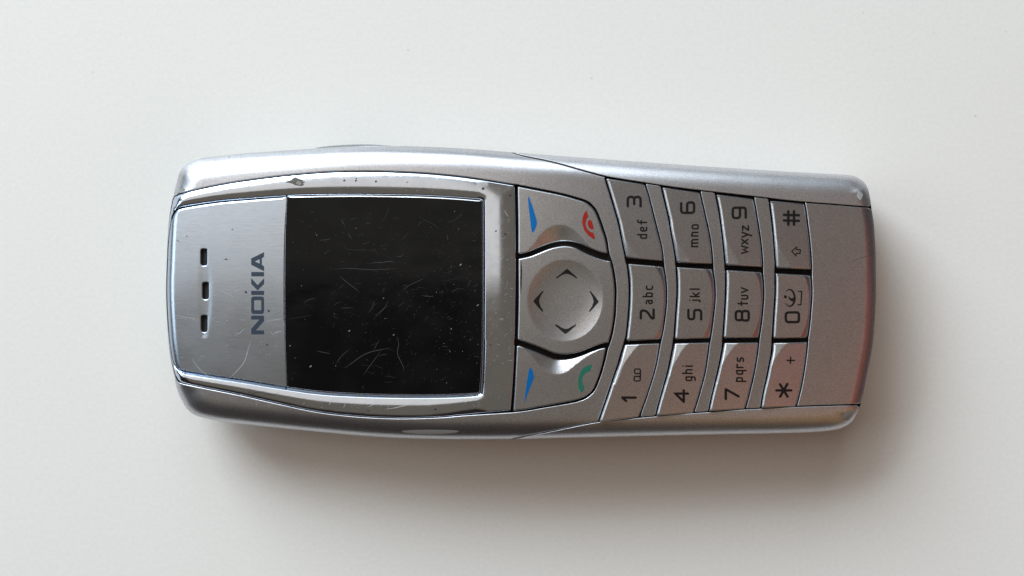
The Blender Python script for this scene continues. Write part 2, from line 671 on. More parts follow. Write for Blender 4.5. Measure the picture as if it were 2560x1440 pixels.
# ---------------------------------------------------------------- table
mb = MB()
h = 0.9
fr = 0.105             # the table's front edge, just this side of the picture
mb.verts(np.array([(-h, -fr, 0), (h, -fr, 0), (h, h, 0), (-h, h, 0.0), (-h, -fr, -0.02), (h, -fr, -0.02), (h, h, -0.02), (-h, h, -0.02)]))
for f_, nv in (((0, 1, 2, 3), (0, 0, 1)), ((4, 7, 6, 5), (0, 0, -1)), ((0, 1, 5, 4), (0, -1, 0)), ((1, 2, 6, 5), (1, 0, 0)),
               ((2, 3, 7, 6), (0, 1, 0)), ((3, 0, 4, 7), (-1, 0, 0))):
    mb.face(f_, [np.array(nv, float)] * 4)
table = mb.build("table_surface", 'table', None, flat=True)
table["kind"] = "structure"
mb = MB()
for x, y, r0 in [(2517, 78, 3.0), (2333, 70, 2.0), (2337, 82, 2.0), (1480, 195, 4), (1020, 125, 3.5), (2440, 290, 4), (2330, 560, 2.5), (2160, 30, 3), (230, 180, 3), (1780, 390, 2)] + \
        [(random.uniform(0, 2560), random.uniform(0, 1440), random.uniform(0.8, 2.2)) for _ in range(70)]:
    c = np.array([((x - CX) * 1.08 * U, (CY - y) * 1.08 * U, 2e-5)])
    a_ = np.linspace(0, 2 * math.pi, 7, endpoint=False)
    rr = r0 * 0.6 * U * (1 + 0.4 * np.sin(a_ * 2 + x))
    q = c + np.c_[np.cos(a_) * rr, np.sin(a_) * rr * 0.7, np.zeros(7)]
    s0 = mb.verts(q)
    mb.face([s0 + i for i in range(7)], [np.array([0, 0, 1.0])] * 7)
M['tspeck'] = mat("pale_grey_speck", (0.42, 0.41, 0.39), 0.0, 0.6)
mb.build("surface_specks", 'tspeck', table)["kind"] = "stuff"
table["label"] = "smooth white table surface under the phone"

# ---------------------------------------------------------------- phone
phone = bpy.data.objects.new("mobile_phone", None)
COL.objects.link(phone)
phone.empty_display_size = 0.02
phone["label"] = "worn silver candybar mobile phone with scratched dark screen lying face up on the white table"
phone["category"] = "mobile phone"


def lab(o, s):
    o["label"] = s
    return o


# seams between the front cover and the side rails
SEAM_T = [(1279, 381.5), (1310, 390), (1360, 400), (1400, 409.5), (1450, 424), (1511, 440.5)]
SEAM_T2 = [(1511, 440.5), (1555, 448.5), (1612, 457.5), (1655, 464), (1700, 470.5), (1750, 476.5), (1800, 482), (1880, 491), (1920, 495.5),
           (1960, 500.5), (2012, 505.5), (2080, 510.5), (2130, 514.5), (2178, 518.5)]
SEAM_B = [(1279, 1097.8), (1310, 1091), (1340, 1085), (1400, 1073), (1450, 1062.5), (1496, 1054.5)]
SEAM_B2 = [(1496, 1054.5), (1560, 1048), (1600, 1043.5), (1640, 1040), (1700, 1034.5), (1770, 1029.5), (1860, 1023), (1900, 1021), (1990, 1016.5), (2080, 1013.5),
           (2152, 1011.5)]

# number keys: edges (top, right, bottom corner points, left) and crease lines
KEYS = {
    '3': dict(top=[(1515, 446), (1560, 452.5), (1611, 459.5)], right=[(1611, 459.5), (1621, 490), (1636, 550), (1645, 585), (1654, 622), (1657, 653)],
              bot=[(1657, 653), (1566, 644.5)], left=[(1566, 644.5), (1557.5, 604), (1549, 560), (1542.5, 537), (1530, 494), (1515, 446)],
              cr=[(1544, 530), (1551, 562), (1560, 590), (1570, 610), (1580, 624), (1592, 637), (1602, 652)], fac=[(1560, 660), (1535, 600), (1535, 540)]),
    '2': dict(top=[(1570, 659), (1614, 662.5), (1658, 666.5)], right=[(1658, 666.5), (1664, 704), (1665.5, 740), (1664, 770), (1661, 795), (1656, 830), (1651, 849)],
              bot=[(1651, 849), (1566, 852)], left=[(1566, 852), (1572.5, 795), (1575.5, 745), (1575, 700), (1570, 659)],
              cr=[(1633, 655), (1637, 665), (1646, 680), (1654, 698), (1658.5, 722), (1659, 745), (1658, 770), (1655, 801), (1647.5, 826), (1638, 841), (1632, 856)],
              fac=[(1690, 860), (1690, 650)]),
    '1': dict(top=[(1561, 861), (1605, 859.5), (1649, 858)], right=[(1649, 858), (1642, 900), (1635, 930), (1617.5, 986), (1605, 1021), (1597, 1043)],
              bot=[(1597, 1043), (1498, 1055)], left=[(1498, 1055), (1511, 1017), (1524, 980), (1536, 942), (1549, 905), (1555, 882), (1561, 861)],
              cr=[(1605, 853), (1599, 861), (1590, 870), (1580, 882), (1567, 899), (1558, 915), (1549, 940), (1539, 962)], fac=[(1520, 950), (1545, 850)]),
    '6': dict(top=[(1655.5, 468), (1700, 474.5), (1749, 480.5)], right=[(1749, 480.5), (1759, 525), (1766, 556), (1772.5, 585), (1777.5, 620), (1781, 660)],
              bot=[(1781, 660), (1692.5, 657)], left=[(1692.5, 657), (1685, 610), (1677.5, 570), (1675, 550), (1667.5, 519), (1655.5, 468)],
              cr=[(1672, 530), (1679, 565), (1686, 592), (1695, 610), (1706, 625), (1718, 640), (1731, 662)], fac=[(1685, 670), (1660, 600), (1660, 540)]),
    '5': dict(top=[(1692.5, 667.5), (1736, 670), (1780.5, 672.5)], right=[(1780.5, 672.5), (1786, 710), (1787, 742), (1785.5, 765), (1782.5, 790), (1779, 820), (1775, 846)],
              bot=[(1775, 846), (1687, 848)], left=[(1687, 848), (1691, 790), (1694.5, 740), (1694.5, 700), (1692.5, 667.5)],
              cr=[(1754, 662), (1760, 671), (1771, 687.5), (1778, 716), (1780, 745), (1778.5, 770), (1775.5, 797), (1767.5, 824), (1756, 844), (1752, 852)],
              fac=[(1810, 860), (1810, 655)]),
    '4': dict(top=[(1685.5, 857.5), (1730, 857), (1772.5, 856)], right=[(1772.5, 856), (1767.5, 895), (1762, 930), (1749, 980), (1735, 1027), (1732, 1033)],
              bot=[(1732, 1033), (1641, 1039.5)], left=[(1641, 1039.5), (1650, 1005), (1661, 967), (1672.5, 924), (1680, 886), (1685.5, 857.5)],
              cr=[(1730, 850), (1724, 857.5), (1715, 865), (1705, 877.5), (1693, 897), (1684, 914), (1675, 940), (1666, 966)], fac=[(1650, 950), (1670, 845)]),
    '9': dict(top=[(1791, 486), (1837, 491.5), (1883, 496.5)], right=[(1883, 496.5), (1886.5, 512), (1892.5, 550), (1900, 597), (1904, 635), (1905.5, 668)],
              bot=[(1905.5, 668), (1815, 663)], left=[(1815, 663), (1810, 610), (1805, 568), (1799, 525), (1791, 486)],
              cr=[(1801, 522), (1806, 556), (1813, 590), (1820, 610), (1828, 624), (1839, 642), (1852, 668)], fac=[(1808, 675), (1785, 600), (1785, 530)]),
    '8': dict(top=[(1816, 675), (1860, 677.5), (1904.5, 680.5)], right=[(1904.5, 680.5), (1908, 710), (1908.5, 742), (1906.5, 765), (1904, 795), (1899, 832), (1896, 845)],
              bot=[(1896, 845), (1809, 845)], left=[(1809, 845), (1812.5, 795), (1815.5, 740), (1816.5, 705), (1816, 675)],
              cr=[(1882, 671), (1887.5, 680), (1895, 695), (1900, 716), (1902, 745), (1900, 785), (1890, 820), (1880, 840), (1874, 852)], fac=[(1930, 860), (1930, 662)]),
    '7': dict(top=[(1810, 856.5), (1853, 856.5), (1896, 856)], right=[(1896, 856), (1891, 895), (1885, 930), (1875, 974), (1864, 1016), (1861, 1023)],
              bot=[(1861, 1023), (1773.5, 1028)], left=[(1773.5, 1028), (1781, 992), (1790, 955), (1799, 917), (1805, 885), (1810, 856.5)],
              cr=[(1855, 849), (1848, 857), (1838, 865), (1825, 880), (1815, 896), (1806, 912), (1800, 933), (1794, 958)], fac=[(1775, 940), (1795, 844)]),
    '#': dict(top=[(1925, 502), (1968, 505), (2010.5, 508.5)], right=[(2010.5, 508.5), (2014, 525), (2017.5, 556), (2022, 590), (2025, 622), (2028, 674)],
              bot=[(2028, 674), (1941, 670.5)], left=[(1941, 670.5), (1936.5, 606), (1933, 565), (1930, 540), (1925, 502)],
              cr=[(1931, 530), (1935, 565), (1942, 600), (1950, 620), (1959, 637), (1971, 656), (1984, 680)], fac=[(1935, 684), (1915, 600), (1915, 535)]),
    '0': dict(top=[(1939, 683.5), (1982, 685.5), (2026, 688)], right=[(2026, 688), (2028.5, 710), (2029, 740), (2026.5, 770), (2023, 814), (2019, 840), (2017, 845)],
              bot=[(2017, 845), (1933, 846)], left=[(1933, 846), (1936, 795), (1939.5, 740), (1940, 705), (1939, 683.5)],
              cr=[(2001, 676), (2007, 686), (2016, 701), (2021, 722), (2023, 748), (2021, 780), (2016, 807), (2008, 829), (2000, 843), (1996, 852)], fac=[(2050, 862), (2050, 668)]),
    '*': dict(top=[(1932.5, 856.5), (1975, 856), (2018, 855)], right=[(2018, 855), (2015, 887), (2009, 930), (2001, 974), (1991, 1012), (1989, 1017)],
              bot=[(1989, 1017), (1903.5, 1020)], left=[(1903.5, 1020), (1910, 982), (1919, 942), (1926, 906), (1931, 880), (1932.5, 856.5)],
              cr=[(1979, 849), (1972.5, 856.5), (1961, 865), (1948, 882), (1938, 898), (1930, 916), (1924, 940), (1918, 965)], fac=[(1900, 945), (1915, 843)]),
}
COLS = [('3', '2', '1'), ('6', '5', '4'), ('9', '8', '7'), ('#', '0', '*')]


def shift(pts, d):
    return [(u + d, v) for u, v in pts]


def col_line(col, side, d):
    """the left or right edge of a key column from top to bottom, moved by d"""
    out = []
    for k in COLS[col]:
        e = KEYS[k][side]
        e = e if side == 'right' else e[::-1]
        out += [e[0]] + list(e[1:-1]) + [e[-1]]
    c = np.array(shift(out, d))
    # even it out
    c = cr(c, 4.0)
    for _ in range(14):
        c[1:-1] = 0.5 * c[1:-1] + 0.25 * (c[:-2] + c[2:])
    return c


def seam_y(seam, u):
    s = cr(seam)
    return float(np.interp(u, s[:, 0], s[:, 1]))


def clip_seams(line, dt, db):
    """cut a roughly vertical line at the two rail seams"""
    line = np.asarray(line)
    # extend both ends
    a = line[0] + (line[0] - line[3]) * 3
    b_ = line[-1] + (line[-1] - line[-4]) * 3
    line = np.vstack([a, line, b_])
    yt = np.array([seam_y(SEAM_T2, u) for u in line[:, 0]]) + dt
    yb = np.array([seam_y(SEAM_B2, u) for u in line[:, 0]]) - db
    k = (line[:, 1] > yt + 1) & (line[:, 1] < yb - 1)
    q = line[k]
    top = (q[0][0] + (q[0][0] - q[2][0]) * 0.1, seam_y(SEAM_T2, q[0][0]) + dt)
    bot = (q[-1][0], seam_y(SEAM_B2, q[-1][0]) - db)
    return np.vstack([top, q[2:-2], bot])


def sub(seam, ua, ub, dv):
    s = cr(seam)
    m_ = (s[:, 0] > ua + 3) & (s[:, 0] < ub - 3)
    mid = s[m_] + (0, dv)
    return np.vstack([(ua, seam_y(seam, ua) + dv), mid, (ub, seam_y(seam, ub) + dv)])


# bezel and lens outlines
BZ_TOP = [(433, 500), (441, 489), (480, 477), (541, 464), (600, 454), (700, 441), (800, 432), (860, 429.5), (940, 429), (1030, 432), (1100, 437), (1180, 446), (1287, 463.5)]
BZ_RIGHT = [(1287, 463.5), (1289, 560), (1290, 650), (1288.5, 760), (1286, 880), (1282, 960), (1277, 1026)]
BZ_BOT = [(1277, 1026), (1160, 1037), (1100, 1042), (1000, 1044.5), (900, 1040.5), (800, 1029.5), (700, 1009), (600, 986.5), (500, 966.5), (452, 955.5), (440.5, 943)]
BZ_LEFT = [(440.5, 943), (432.6, 915), (426.3, 885), (422.2, 850), (418, 790), (416, 740), (416, 700), (417.4, 660), (420, 600), (424.2, 545), (433, 500)]
LN_TOP = [(427, 548), (432, 533), (444, 521), (470, 514.5), (541, 504), (600, 498.5), (700, 491), (780, 487.5), (900, 486.5), (1030, 488.5), (1100, 491), (1160, 495), (1207, 499)]
LN_RIGHT = [(1207, 499), (1207.5, 600), (1207.5, 740), (1206.5, 850), (1204, 930), (1201, 983)]
LN_BOT = [(1201, 983), (1160, 986), (1100, 988), (1000, 988), (900, 985.5), (800, 979.5), (700, 965.5), (600, 949), (500, 934), (450, 925), (436, 915), (429.5, 895)]
LN_LEFT = [(429.5, 895), (423.2, 850), (418.7, 790), (416.7, 740), (416.7, 700), (418.1, 660), (420.8, 600), (427, 548)]
BZ = loop(BZ_TOP, BZ_RIGHT, BZ_BOT, BZ_LEFT, soft=2)
LN = loop(LN_TOP, LN_RIGHT, LN_BOT, LN_LEFT, soft=6)
BZ4, LN4 = BZ[::4], LN[::4]

# the soft key block
SK_TOP_UP = [(1294, 466), (1340, 475), (1400, 487), (1445, 499.5), (1465, 506.5), (1477.5, 516), (1487.5, 528), (1496, 547), (1506, 576), (1514, 602), (1519, 634)]
SK_TOP_LOW = [(1519, 634), (1500, 630.5), (1477.5, 621.5), (1452.5, 611), (1427.5, 604.5), (1402.5, 604), (1377.5, 609), (1352.5, 617.5), (1327.5, 628), (1307, 634), (1295.5, 635)]
NAV_UP = [(1296, 647), (1306, 645), (1327.5, 640), (1352.5, 630), (1377.5, 620.5), (1402.5, 615.5), (1421, 615.5), (1440, 620.5), (1465, 633), (1490, 643.5), (1512, 650.5), (1526, 652.5)]
NAV_RIGHT = [(1526, 652.5), (1532.5, 685), (1536.5, 720), (1536.5, 745), (1534.5, 788), (1528, 830), (1521, 857)]
NAV_LOW = [(1521, 857), (1502.5, 860), (1477.5, 869), (1452.5, 879), (1427.5, 884.5), (1402.5, 885.5), (1384, 882.5), (1365, 875), (1340, 865), (1315, 856), (1303, 852), (1294, 850.5)]
NAV_LEFT = [(1294, 850.5), (1296, 780), (1296.5, 720), (1296, 647)]
SK_BOT_UP = [(1292, 864), (1301, 865), (1315, 870), (1340, 879), (1365, 889), (1384, 896), (1402.5, 898), (1427.5, 896), (1452.5, 889), (1477.5, 879), (1500, 871.5), (1515, 869)]
SK_BOT_LOW = [(1515, 869), (1509, 897), (1500, 930), (1489, 960), (1480, 977), (1465, 990), (1446, 998.5), (1415, 1005.5), (1365, 1014.5), (1315, 1023.5), (1283, 1028)]
SK_BOT_LEFT = [(1283, 1028), (1287, 972), (1290, 910), (1292, 864)]

# openings in the front cover: round the bezel and the soft keys together, and where the number keys begin
OPEN = loop([(431, 500), (440, 487.5), (480, 475.7), (541, 462.7), (600, 452.7), (700, 439.7), (800, 430.7), (860, 428.2), (940, 427.7), (1030, 430.7), (1100, 435.7), (1180, 444.5), (1292, 462)],
            [(1292, 461), (1340, 470), (1400, 482), (1447, 494.5), (1468, 502), (1481, 512), (1492, 526), (1501, 546), (1511, 575), (1519, 602), (1524, 634), (1531, 655), (1537.5, 685), (1541.5, 720),
             (1541.5, 745), (1539.5, 788), (1533, 831), (1526, 857), (1520, 873), (1514.5, 898), (1505, 932), (1493.5, 963), (1483.5, 981), (1467, 995), (1447, 1003.5), (1415, 1010.5), (1365, 1018.8),
             (1315, 1027.3), (1280, 1031)],
            [(1280, 1031), (1160, 1038.7), (1100, 1043.7), (1000, 1046.2), (900, 1042.2), (800, 1031.2), (700, 1010.7), (600, 988.2), (500, 968), (449.5, 956.8), (439, 944)],
            [(439, 944), (431.4, 915), (426, 885), (421.9, 850), (417.6, 790), (415.6, 740), (415.6, 700), (417, 660), (419.5, 600), (423.7, 545), (431, 500)], soft=1)

# --- front cover
c1 = clip_seams(col_line(0, 'left', -3.9), 1.0, 1.0)
sil_cov = []
# silhouette pieces: walk the traced silhouette from the top seam leftwards round to the bottom seam


def sil_piece(ua, ub, which):
    full = cr({'top': SIL_TOP, 'right': SIL_RIGHT, 'bot': SIL_BOT, 'left': SIL_LEFT}[which], 2.5)
    return full


def snap(p, tol=6.0):
    """put points that lie close to the silhouette exactly on it"""
    d, i, t = seg_dist(p, SIL, True, True)
    a = SIL[i]; b_ = SIL[(i + 1) % len(SIL)]
    q = a + (b_ - a) * t[:, None]
    return np.where((d < tol)[:, None], q, p)


def sil_between(pa, pb, via):
    """points of SIL between two places, the way round that passes near via"""
    ia = np.hypot(*(SIL - pa).T).argmin(); ib = np.hypot(*(SIL - pb).T).argmin(); iv = np.hypot(*(SIL - via).T).argmin()
    L = len(SIL)
    fwd = [(ia + k) % L for k in range((ib - ia) % L + 1)]
    bwd = [(ia - k) % L for k in range((ia - ib) % L + 1)]
    return SIL[fwd if iv in fwd else bwd]


def open_loop(chains, step=2.5):
    """closed outline of chains, silhouette chains kept as they are and the others evenly spaced"""
    out = []
    for kind, c in chains:
        c = np.asarray(c, float)
        if kind == 'seam':
            d = np.r_[0, np.cumsum(np.linalg.norm(np.diff(c, axis=0), axis=1))]
            k = max(2, int(d[-1] / step))
            t = np.linspace(0, d[-1], k + 1)
            c = np.c_[np.interp(t, d, c[:, 0]), np.interp(t, d, c[:, 1])]
        for x in c:
            if not out or np.hypot(*(x - out[-1])) > 0.9:
                out.append(x)
    if np.hypot(*(out[0] - out[-1])) < 0.9:
        out.pop()
    return ccw(np.array(out))


def fcov(u, v):
    return Hs(u, v)


pa, pb = A(1276, 380.7), A(1276, 1098)
cov = open_loop([('sil', sil_between(pa, pb, A(415, 720))),
                 ('seam', cr([(1276, 1098), (1310, 1090.5), (1340, 1084.5), (1400, 1072.5), (1450, 1062), (c1[-1][0], c1[-1][1])])),
                 ('seam', c1[::-1]),
                 ('seam', cr([(c1[0][0], c1[0][1] + 1), (1450, 425), (1400, 410.5), (1360, 401), (1310, 390.8), (1276, 380.7)]))])
cover = slab("front_cover", 'cover', cov, fcov, phone, holes=[OPEN], bev=2.5, drop=2.5, skirt=26, grid=16, rings=True, silhouette=True, hole_skirt=26,
             hole_bev=lambda u, v: np.where(u < 446, 0.3, np.where(u > 1300, 1.7, 2.6)), hole_drop=lambda u, v: np.where(u < 446, 0.3, np.where(u > 1300, 1.7, 2.6)))

# --- side rails
rt = open_loop([('sil', sil_between(A(1281, 381.1), A(2176.5, 511), A(1800, 418))),
                ('seam', [(2176.5, 511.5), (2172, 516.2)]),
                ('seam', cr([(2172, 516.2), (2130, 513.2), (2080, 509.2), (2012, 504.2), (1960, 499.2), (1920, 494.2), (1880, 489.7), (1800, 480.7), (1750, 475.2), (1700, 469.2), (1655, 462.7),
                             (1612, 456.2), (1555, 447.2), (1511, 439.2), (1450, 423), (1400, 408.5), (1360, 399), (1310, 388.8), (1281, 381.1)]))])
rail = slab("side_rail", 'rail', rt, lambda u, v: Hs(u, v) + 1.0, phone, bev=1.8, drop=1.8, skirt=26, grid=16, rings=True, silhouette=True)
rb = open_loop([('sil', sil_between(A(1281, 1098), A(2148, 1020), A(1800, 1086))),
                ('seam', [(2148, 1019), (2143, 1013.5)]),
                ('seam', cr([(2143, 1013.2), (2080, 1014.7), (1990, 1017.7), (1900, 1022.2), (1860, 1024.2), (1770, 1030.7), (1700, 1035.7), (1640, 1041.2), (1600, 1044.7), (1560, 1049.2), (1496, 1055.7),
                             (1450, 1064), (1400, 1074.5), (1340, 1086.5), (1310, 1092.5), (1281, 1098)]))])
slab("side_rail", 'rail', rb, lambda u, v: Hs(u, v) + 1.0, phone, bev=1.8, drop=1.8, skirt=26, grid=16, rings=True, silhouette=True)

# --- bars between the rows of keys and the panel below them
for c in range(3):
    a = clip_seams(col_line(c, 'right', 3.1), 1.5, 1.5)
    b_ = clip_seams(col_line(c + 1, 'left', -3.9), 1.5, 1.5)
    bar = open_loop([('seam', sub(SEAM_T2, a[0][0], b_[0][0], 1.5)), ('seam', b_), ('seam', sub(SEAM_B2, a[-1][0], b_[-1][0], -1.5)[::-1]), ('seam', a[::-1])])
    slab("key_divider", 'cover', relax(bar, 1), lambda u, v: Hs(u, v) + 0.0, phone, bev=1.6, drop=1.6, skirt=26, grid=9)
a = clip_seams(col_line(3, 'right', 2.8), 1.5, 1.5)
pe = np.array(SIL)
etop = sub(SEAM_T2, a[0][0], 2172, 1.5)
ebot = sub(SEAM_B2, a[-1][0], 2143, -1.5)
sr = sil_between(A(2178.5, 522), A(2152, 1008), A(2190, 740))
end = open_loop([('seam', np.vstack([etop, sr[:1]])), ('sil', sr), ('seam', np.vstack([sr[-1:], ebot[::-1]])), ('seam', a[::-1])])
lab(slab("end_panel", 'cover', end, lambda u, v: Hs(u, v), phone, bev=2.5, drop=2.5, skirt=26, grid=12, rings=True, silhouette=True),
    "plain silver panel below the bottom row of keys")

# --- back shell, resting on the table, lifted under the earpiece end


def low(u):
    a_ = np.clip((1150 - u) / 720, 0, 1); b2 = np.clip((u - 1950) / 260, 0, 1)
    return 78 * a_ ** 1.35 + 26 * b2 ** 2


mb = MB()
nn = normals2d(SIL)
zs = Hs(SIL[:, 0], SIL[:, 1])
o3 = np.c_[-nn[:, 0], nn[:, 1], np.zeros(len(SIL))]
L = len(SIL)
prev = None
for k, (ins, fz, tilt) in enumerate([(0, 1.0, 0.0), (1, 0.80, -0.05), (4, 0.55, -0.18), (11, 0.32, -0.4), (24, 0.14, -0.8), (44, 0.04, -1.6), (75, 0.0, -6)]):
    q = SIL + nn * ins
    q = relax(q, 4 if ins > 20 else 0)
    lo = low(q[:, 0])
    z = lo + (zs - lo) * fz + 0.3
    nr = o3 + np.array([0, 0, tilt])
    nr /= np.linalg.norm(nr, axis=1)[:, None]
    s = mb.verts(P(q[:, 0], q[:, 1], z))
    if prev is not None:
        for i in range(L):
            j = (i + 1) % L
            mb.face((prev[0] + i, prev[0] + j, s + j, s + i), [prev[1][i], prev[1][j], nr[j], nr[i]])
    prev = (s, nr)
c_ = mb.verts(P(np.array([1300.0]), np.array([740.0]), np.array([0.3])))
for i in range(L):
    j = (i + 1) % L
    dn = np.array([0, 0, -1.0])
    mb.face((prev[0] + i, prev[0] + j, c_), [dn, dn, dn])
mb.build("back_shell", 'back', phone)

# --- black frame seen in the gaps
ins = relax(SIL + normals2d(SIL) * 14, 6)
mb = MB()
g = lambda u, v: Hs(u, v) - 21
fill_patch(mb, ins, g, grid=16)
mb.build("inner_frame", 'gap', phone)

# --- power button on the top edge


def fbtn(u, v):
    return 0 * u + 128 - 0.02 * (u - 890) ** 2 * 0.02


btn = loop([(788, 369.5), (830, 364.5), (890, 361.3), (945, 362.3), (992, 366)], [(992, 366), (960, 420), (820, 420), (788, 369.5)], soft=2)
slab("power_button", 'button', btn, fbtn, phone, bev=5, drop=5, skirt=40, grid=16)

# --- bezel


def fbez(u, v):
    p = np.c_[np.ravel(u), np.ravel(v)]
    do, di = seg_dist(p, BZ4), seg_dist(p, LN4)
    x = (do - di) / (do + di + 1e-6)
    low_ = np.clip((452 - p[:, 0]) / 22, 0, 1)
    low_ = low_ * low_ * (3 - 2 * low_)
    x = x + np.where(p[:, 1] > 850, 0.25, 0.0) * np.clip((1190 - p[:, 0]) / 120, 0, 1)
    amp = 5.4 - 2.0 * np.clip((p[:, 0] - 1190) / 30, 0, 1)
    dz = 3.0 - amp * x * x * (1 - low_) - 4 * low_
    return Hs(u, v) + dz.reshape(np.shape(u))


def bzw(u, v):
    return np.where(u < 440, 0.5, 3.0)


def lnw(u, v):
    return 0.3 + np.where(v > 850, 8.2, np.where(u > 1195, 6.2, 3.2)) * np.clip((u - 435) / 22, 0, 1)


bezel = slab("bezel", 'bezel', BZ, fbez, phone, holes=[LN], bev=bzw, drop=2.5, skirt=20, grid=7, hole_bev=lnw, hole_drop=lambda u, v: 0.3 + np.where(v > 850, 4.7, 3.7) * np.clip((u - 435) / 22, 0, 1), hole_skirt=10, nb=6, hole_cham=math.radians(58))

# --- lens: brushed plate with the earpiece and the dark display
edge_s = [(716.5, 491), (713, 560), (711.5, 640), (711, 740), (712, 850), (716, 966.5)]
PL = loop([(428.5, 549), (433.5, 534.5), (445.5, 522.5), (471, 516), (541, 505.5), (600, 500), (700, 492.5), (716.5, 491.3)], edge_s,
          [(716, 966.5), (700, 964), (600, 947.5), (500, 932.5), (451.5, 923.5), (437.8, 914), (431, 894.5)], [(431, 894.5), (424.6, 850), (420, 790), (418, 740), (418, 700), (419.4, 660), (422.2, 600), (428.5, 549)], soft=1)
edge_t = [(u + 1.0, v) for u, v in edge_s]
SCR = loop(edge_t[::-1] and [(717.5, 967), (800, 978), (900, 984), (1000, 986.5), (1100, 986.5), (1160, 984.5), (1197, 982), (1199.5, 979.5)],
           [(1199.5, 979.5), (1202.3, 930), (1205, 850), (1206, 740), (1206, 600), (1205.5, 501)],
           [(1205.5, 501), (1160, 497), (1100, 493), (1030, 490.3), (900, 488.3), (780, 489.3), (717.5, 491.3)], edge_t, soft=1)

REC = loop([(497, 606), (516, 610), (526, 640), (533, 690), (534, 725), (533, 770), (527, 815), (520, 846), (500, 848)], [(500, 848), (494, 800), (492, 727), (494, 650), (497, 606)], soft=6)


def fplate(u, v):
    p = np.c_[np.ravel(u), np.ravel(v)]
    d = seg_dist(p, REC)
    s = np.where(inside(p, REC), d, 0)
    s = np.clip(s / 16, 0, 1)
    dent = 1.3 * s * s * (3 - 2 * s) * np.clip((p[:, 1] - 600) / 110, 0, 1)
    return Hs(u, v) - 3.0 - dent.reshape(np.shape(u))


def plw(u, v):
    return np.where((u < 429) | (v > 800), 0.7, 0.6 + 6.4 * np.clip((714.5 - u) / 8, 0, 1))


slots = []
for (a_, b_, c_, d_) in ((502.5, 623, 517, 664), (506.5, 706.5, 521, 748), (503, 789, 517.5, 830)):
    slots.append(resample(rrect(a_, b_, c_, d_, 7)[:-1], 2.2))
plate = slab("earpiece_plate", 'plate', PL, fplate, phone, holes=slots, bev=plw, drop=lambda u, v: np.where((u < 429) | (v > 800), 0.6, 0.4 + 3.6 * np.clip((714.5 - u) / 8, 0, 1)), skirt=14, grid=4.6,
             hole_bev=3.2, hole_drop=4.0, hole_skirt=10, nb=5)
lab(plate, "brushed silver plate with three earpiece slots above the screen")
for sl in slots:
    mb = MB()
    fill_patch(mb, sl * 1.0, lambda u, v: fplate(u, v) - 11.5, grid=6)
    mb.build("earpiece_slot", 'slot', plate)


def fscr(u, v):
    return Hs(u, v) - 3.2


screen = slab("screen", ['screen', 'rim'], SCR, fscr, phone, bev=lambda u, v: 0.5 + np.where(v < 506, 3.1, 0.4) * np.clip((u - 720) / 10, 0, 1) * np.clip((1203.5 - u) / 6, 0, 1), drop=lambda u, v: np.where(v < 506, 2.5, 0.8), skirt=12, grid=14, bevel_mat=1)
lab(screen, "black display under a scratched clear lens")


def nk(x, y):
    """logo frame: x along the lettering, y up"""
    return (660 - y, 836 - x)


def poly_nk(pts):
    return np.array([nk(x, y) for x, y in pts])


mb = MB()
gl = lambda u, v: fplate(u, v) + 0.45
fill_patch(mb, poly_nk([(0, 0), (0, 32), (14, 32), (37, 12), (37, 32), (47, 32), (47, 0), (33.5, 0), (10, 20.5), (10, 0)]), gl)
oo = poly_nk(rrect(51, 0, 95, 32, 7)[:-1]); oi = poly_nk(rrect(60.5, 7, 85.5, 25, 2.5)[:-1])
fill_patch(mb, oo, gl, holes=[oi])
fill_patch(mb, poly_nk([(98.5, 0), (98.5, 32), (109, 32), (109, 0)]), gl)
fill_patch(mb, poly_nk([(110, 16), (126, 0), (140.5, 0), (123, 16), (140.5, 32), (126, 32)]), gl)
fill_patch(mb, poly_nk([(145, 0), (145, 32), (156, 32), (156, 0)]), gl)
fill_patch(mb, poly_nk([(158, 0), (174, 32), (190, 32), (205.5, 0), (194, 0), (190.5, 5.5), (174, 5.5), (170.5, 0)]), gl, holes=[poly_nk([(177, 11), (182.5, 23), (188, 11)])])
mb.build("logo", 'logo', plate)

# --- soft keys and the navigation key
SCOOP_U = cr([(1304, 640), (1315, 630), (1334, 612), (1346, 594), (1365, 574), (1384, 565), (1402.5, 562.5), (1421, 567), (1440, 579), (1459, 599), (1477.5, 619), (1490, 634)])
SCOOP_L = cr([(1300, 862), (1310, 872), (1327.5, 889), (1340, 904), (1352.5, 917.5), (1371, 930), (1390, 935), (1409, 932.5), (1423, 925), (1440, 911), (1459, 897), (1484, 882), (1512, 866)])
SCOOP_UP = np.vstack([SCOOP_U, [(1490, 680), (1304, 680)]])
SCOOP_LP = np.vstack([SCOOP_L, [(1512, 830), (1300, 830)]])


def creased(f0, line, poly, slope, cap=1e9):
    def f(u, v):
        p = np.c_[np.ravel(u), np.ravel(v)]
        s = np.where(inside(p, poly), seg_dist(p, line, False), 0)
        return f0(u, v) - (slope * np.minimum(s, cap)).reshape(np.shape(u))
    return f


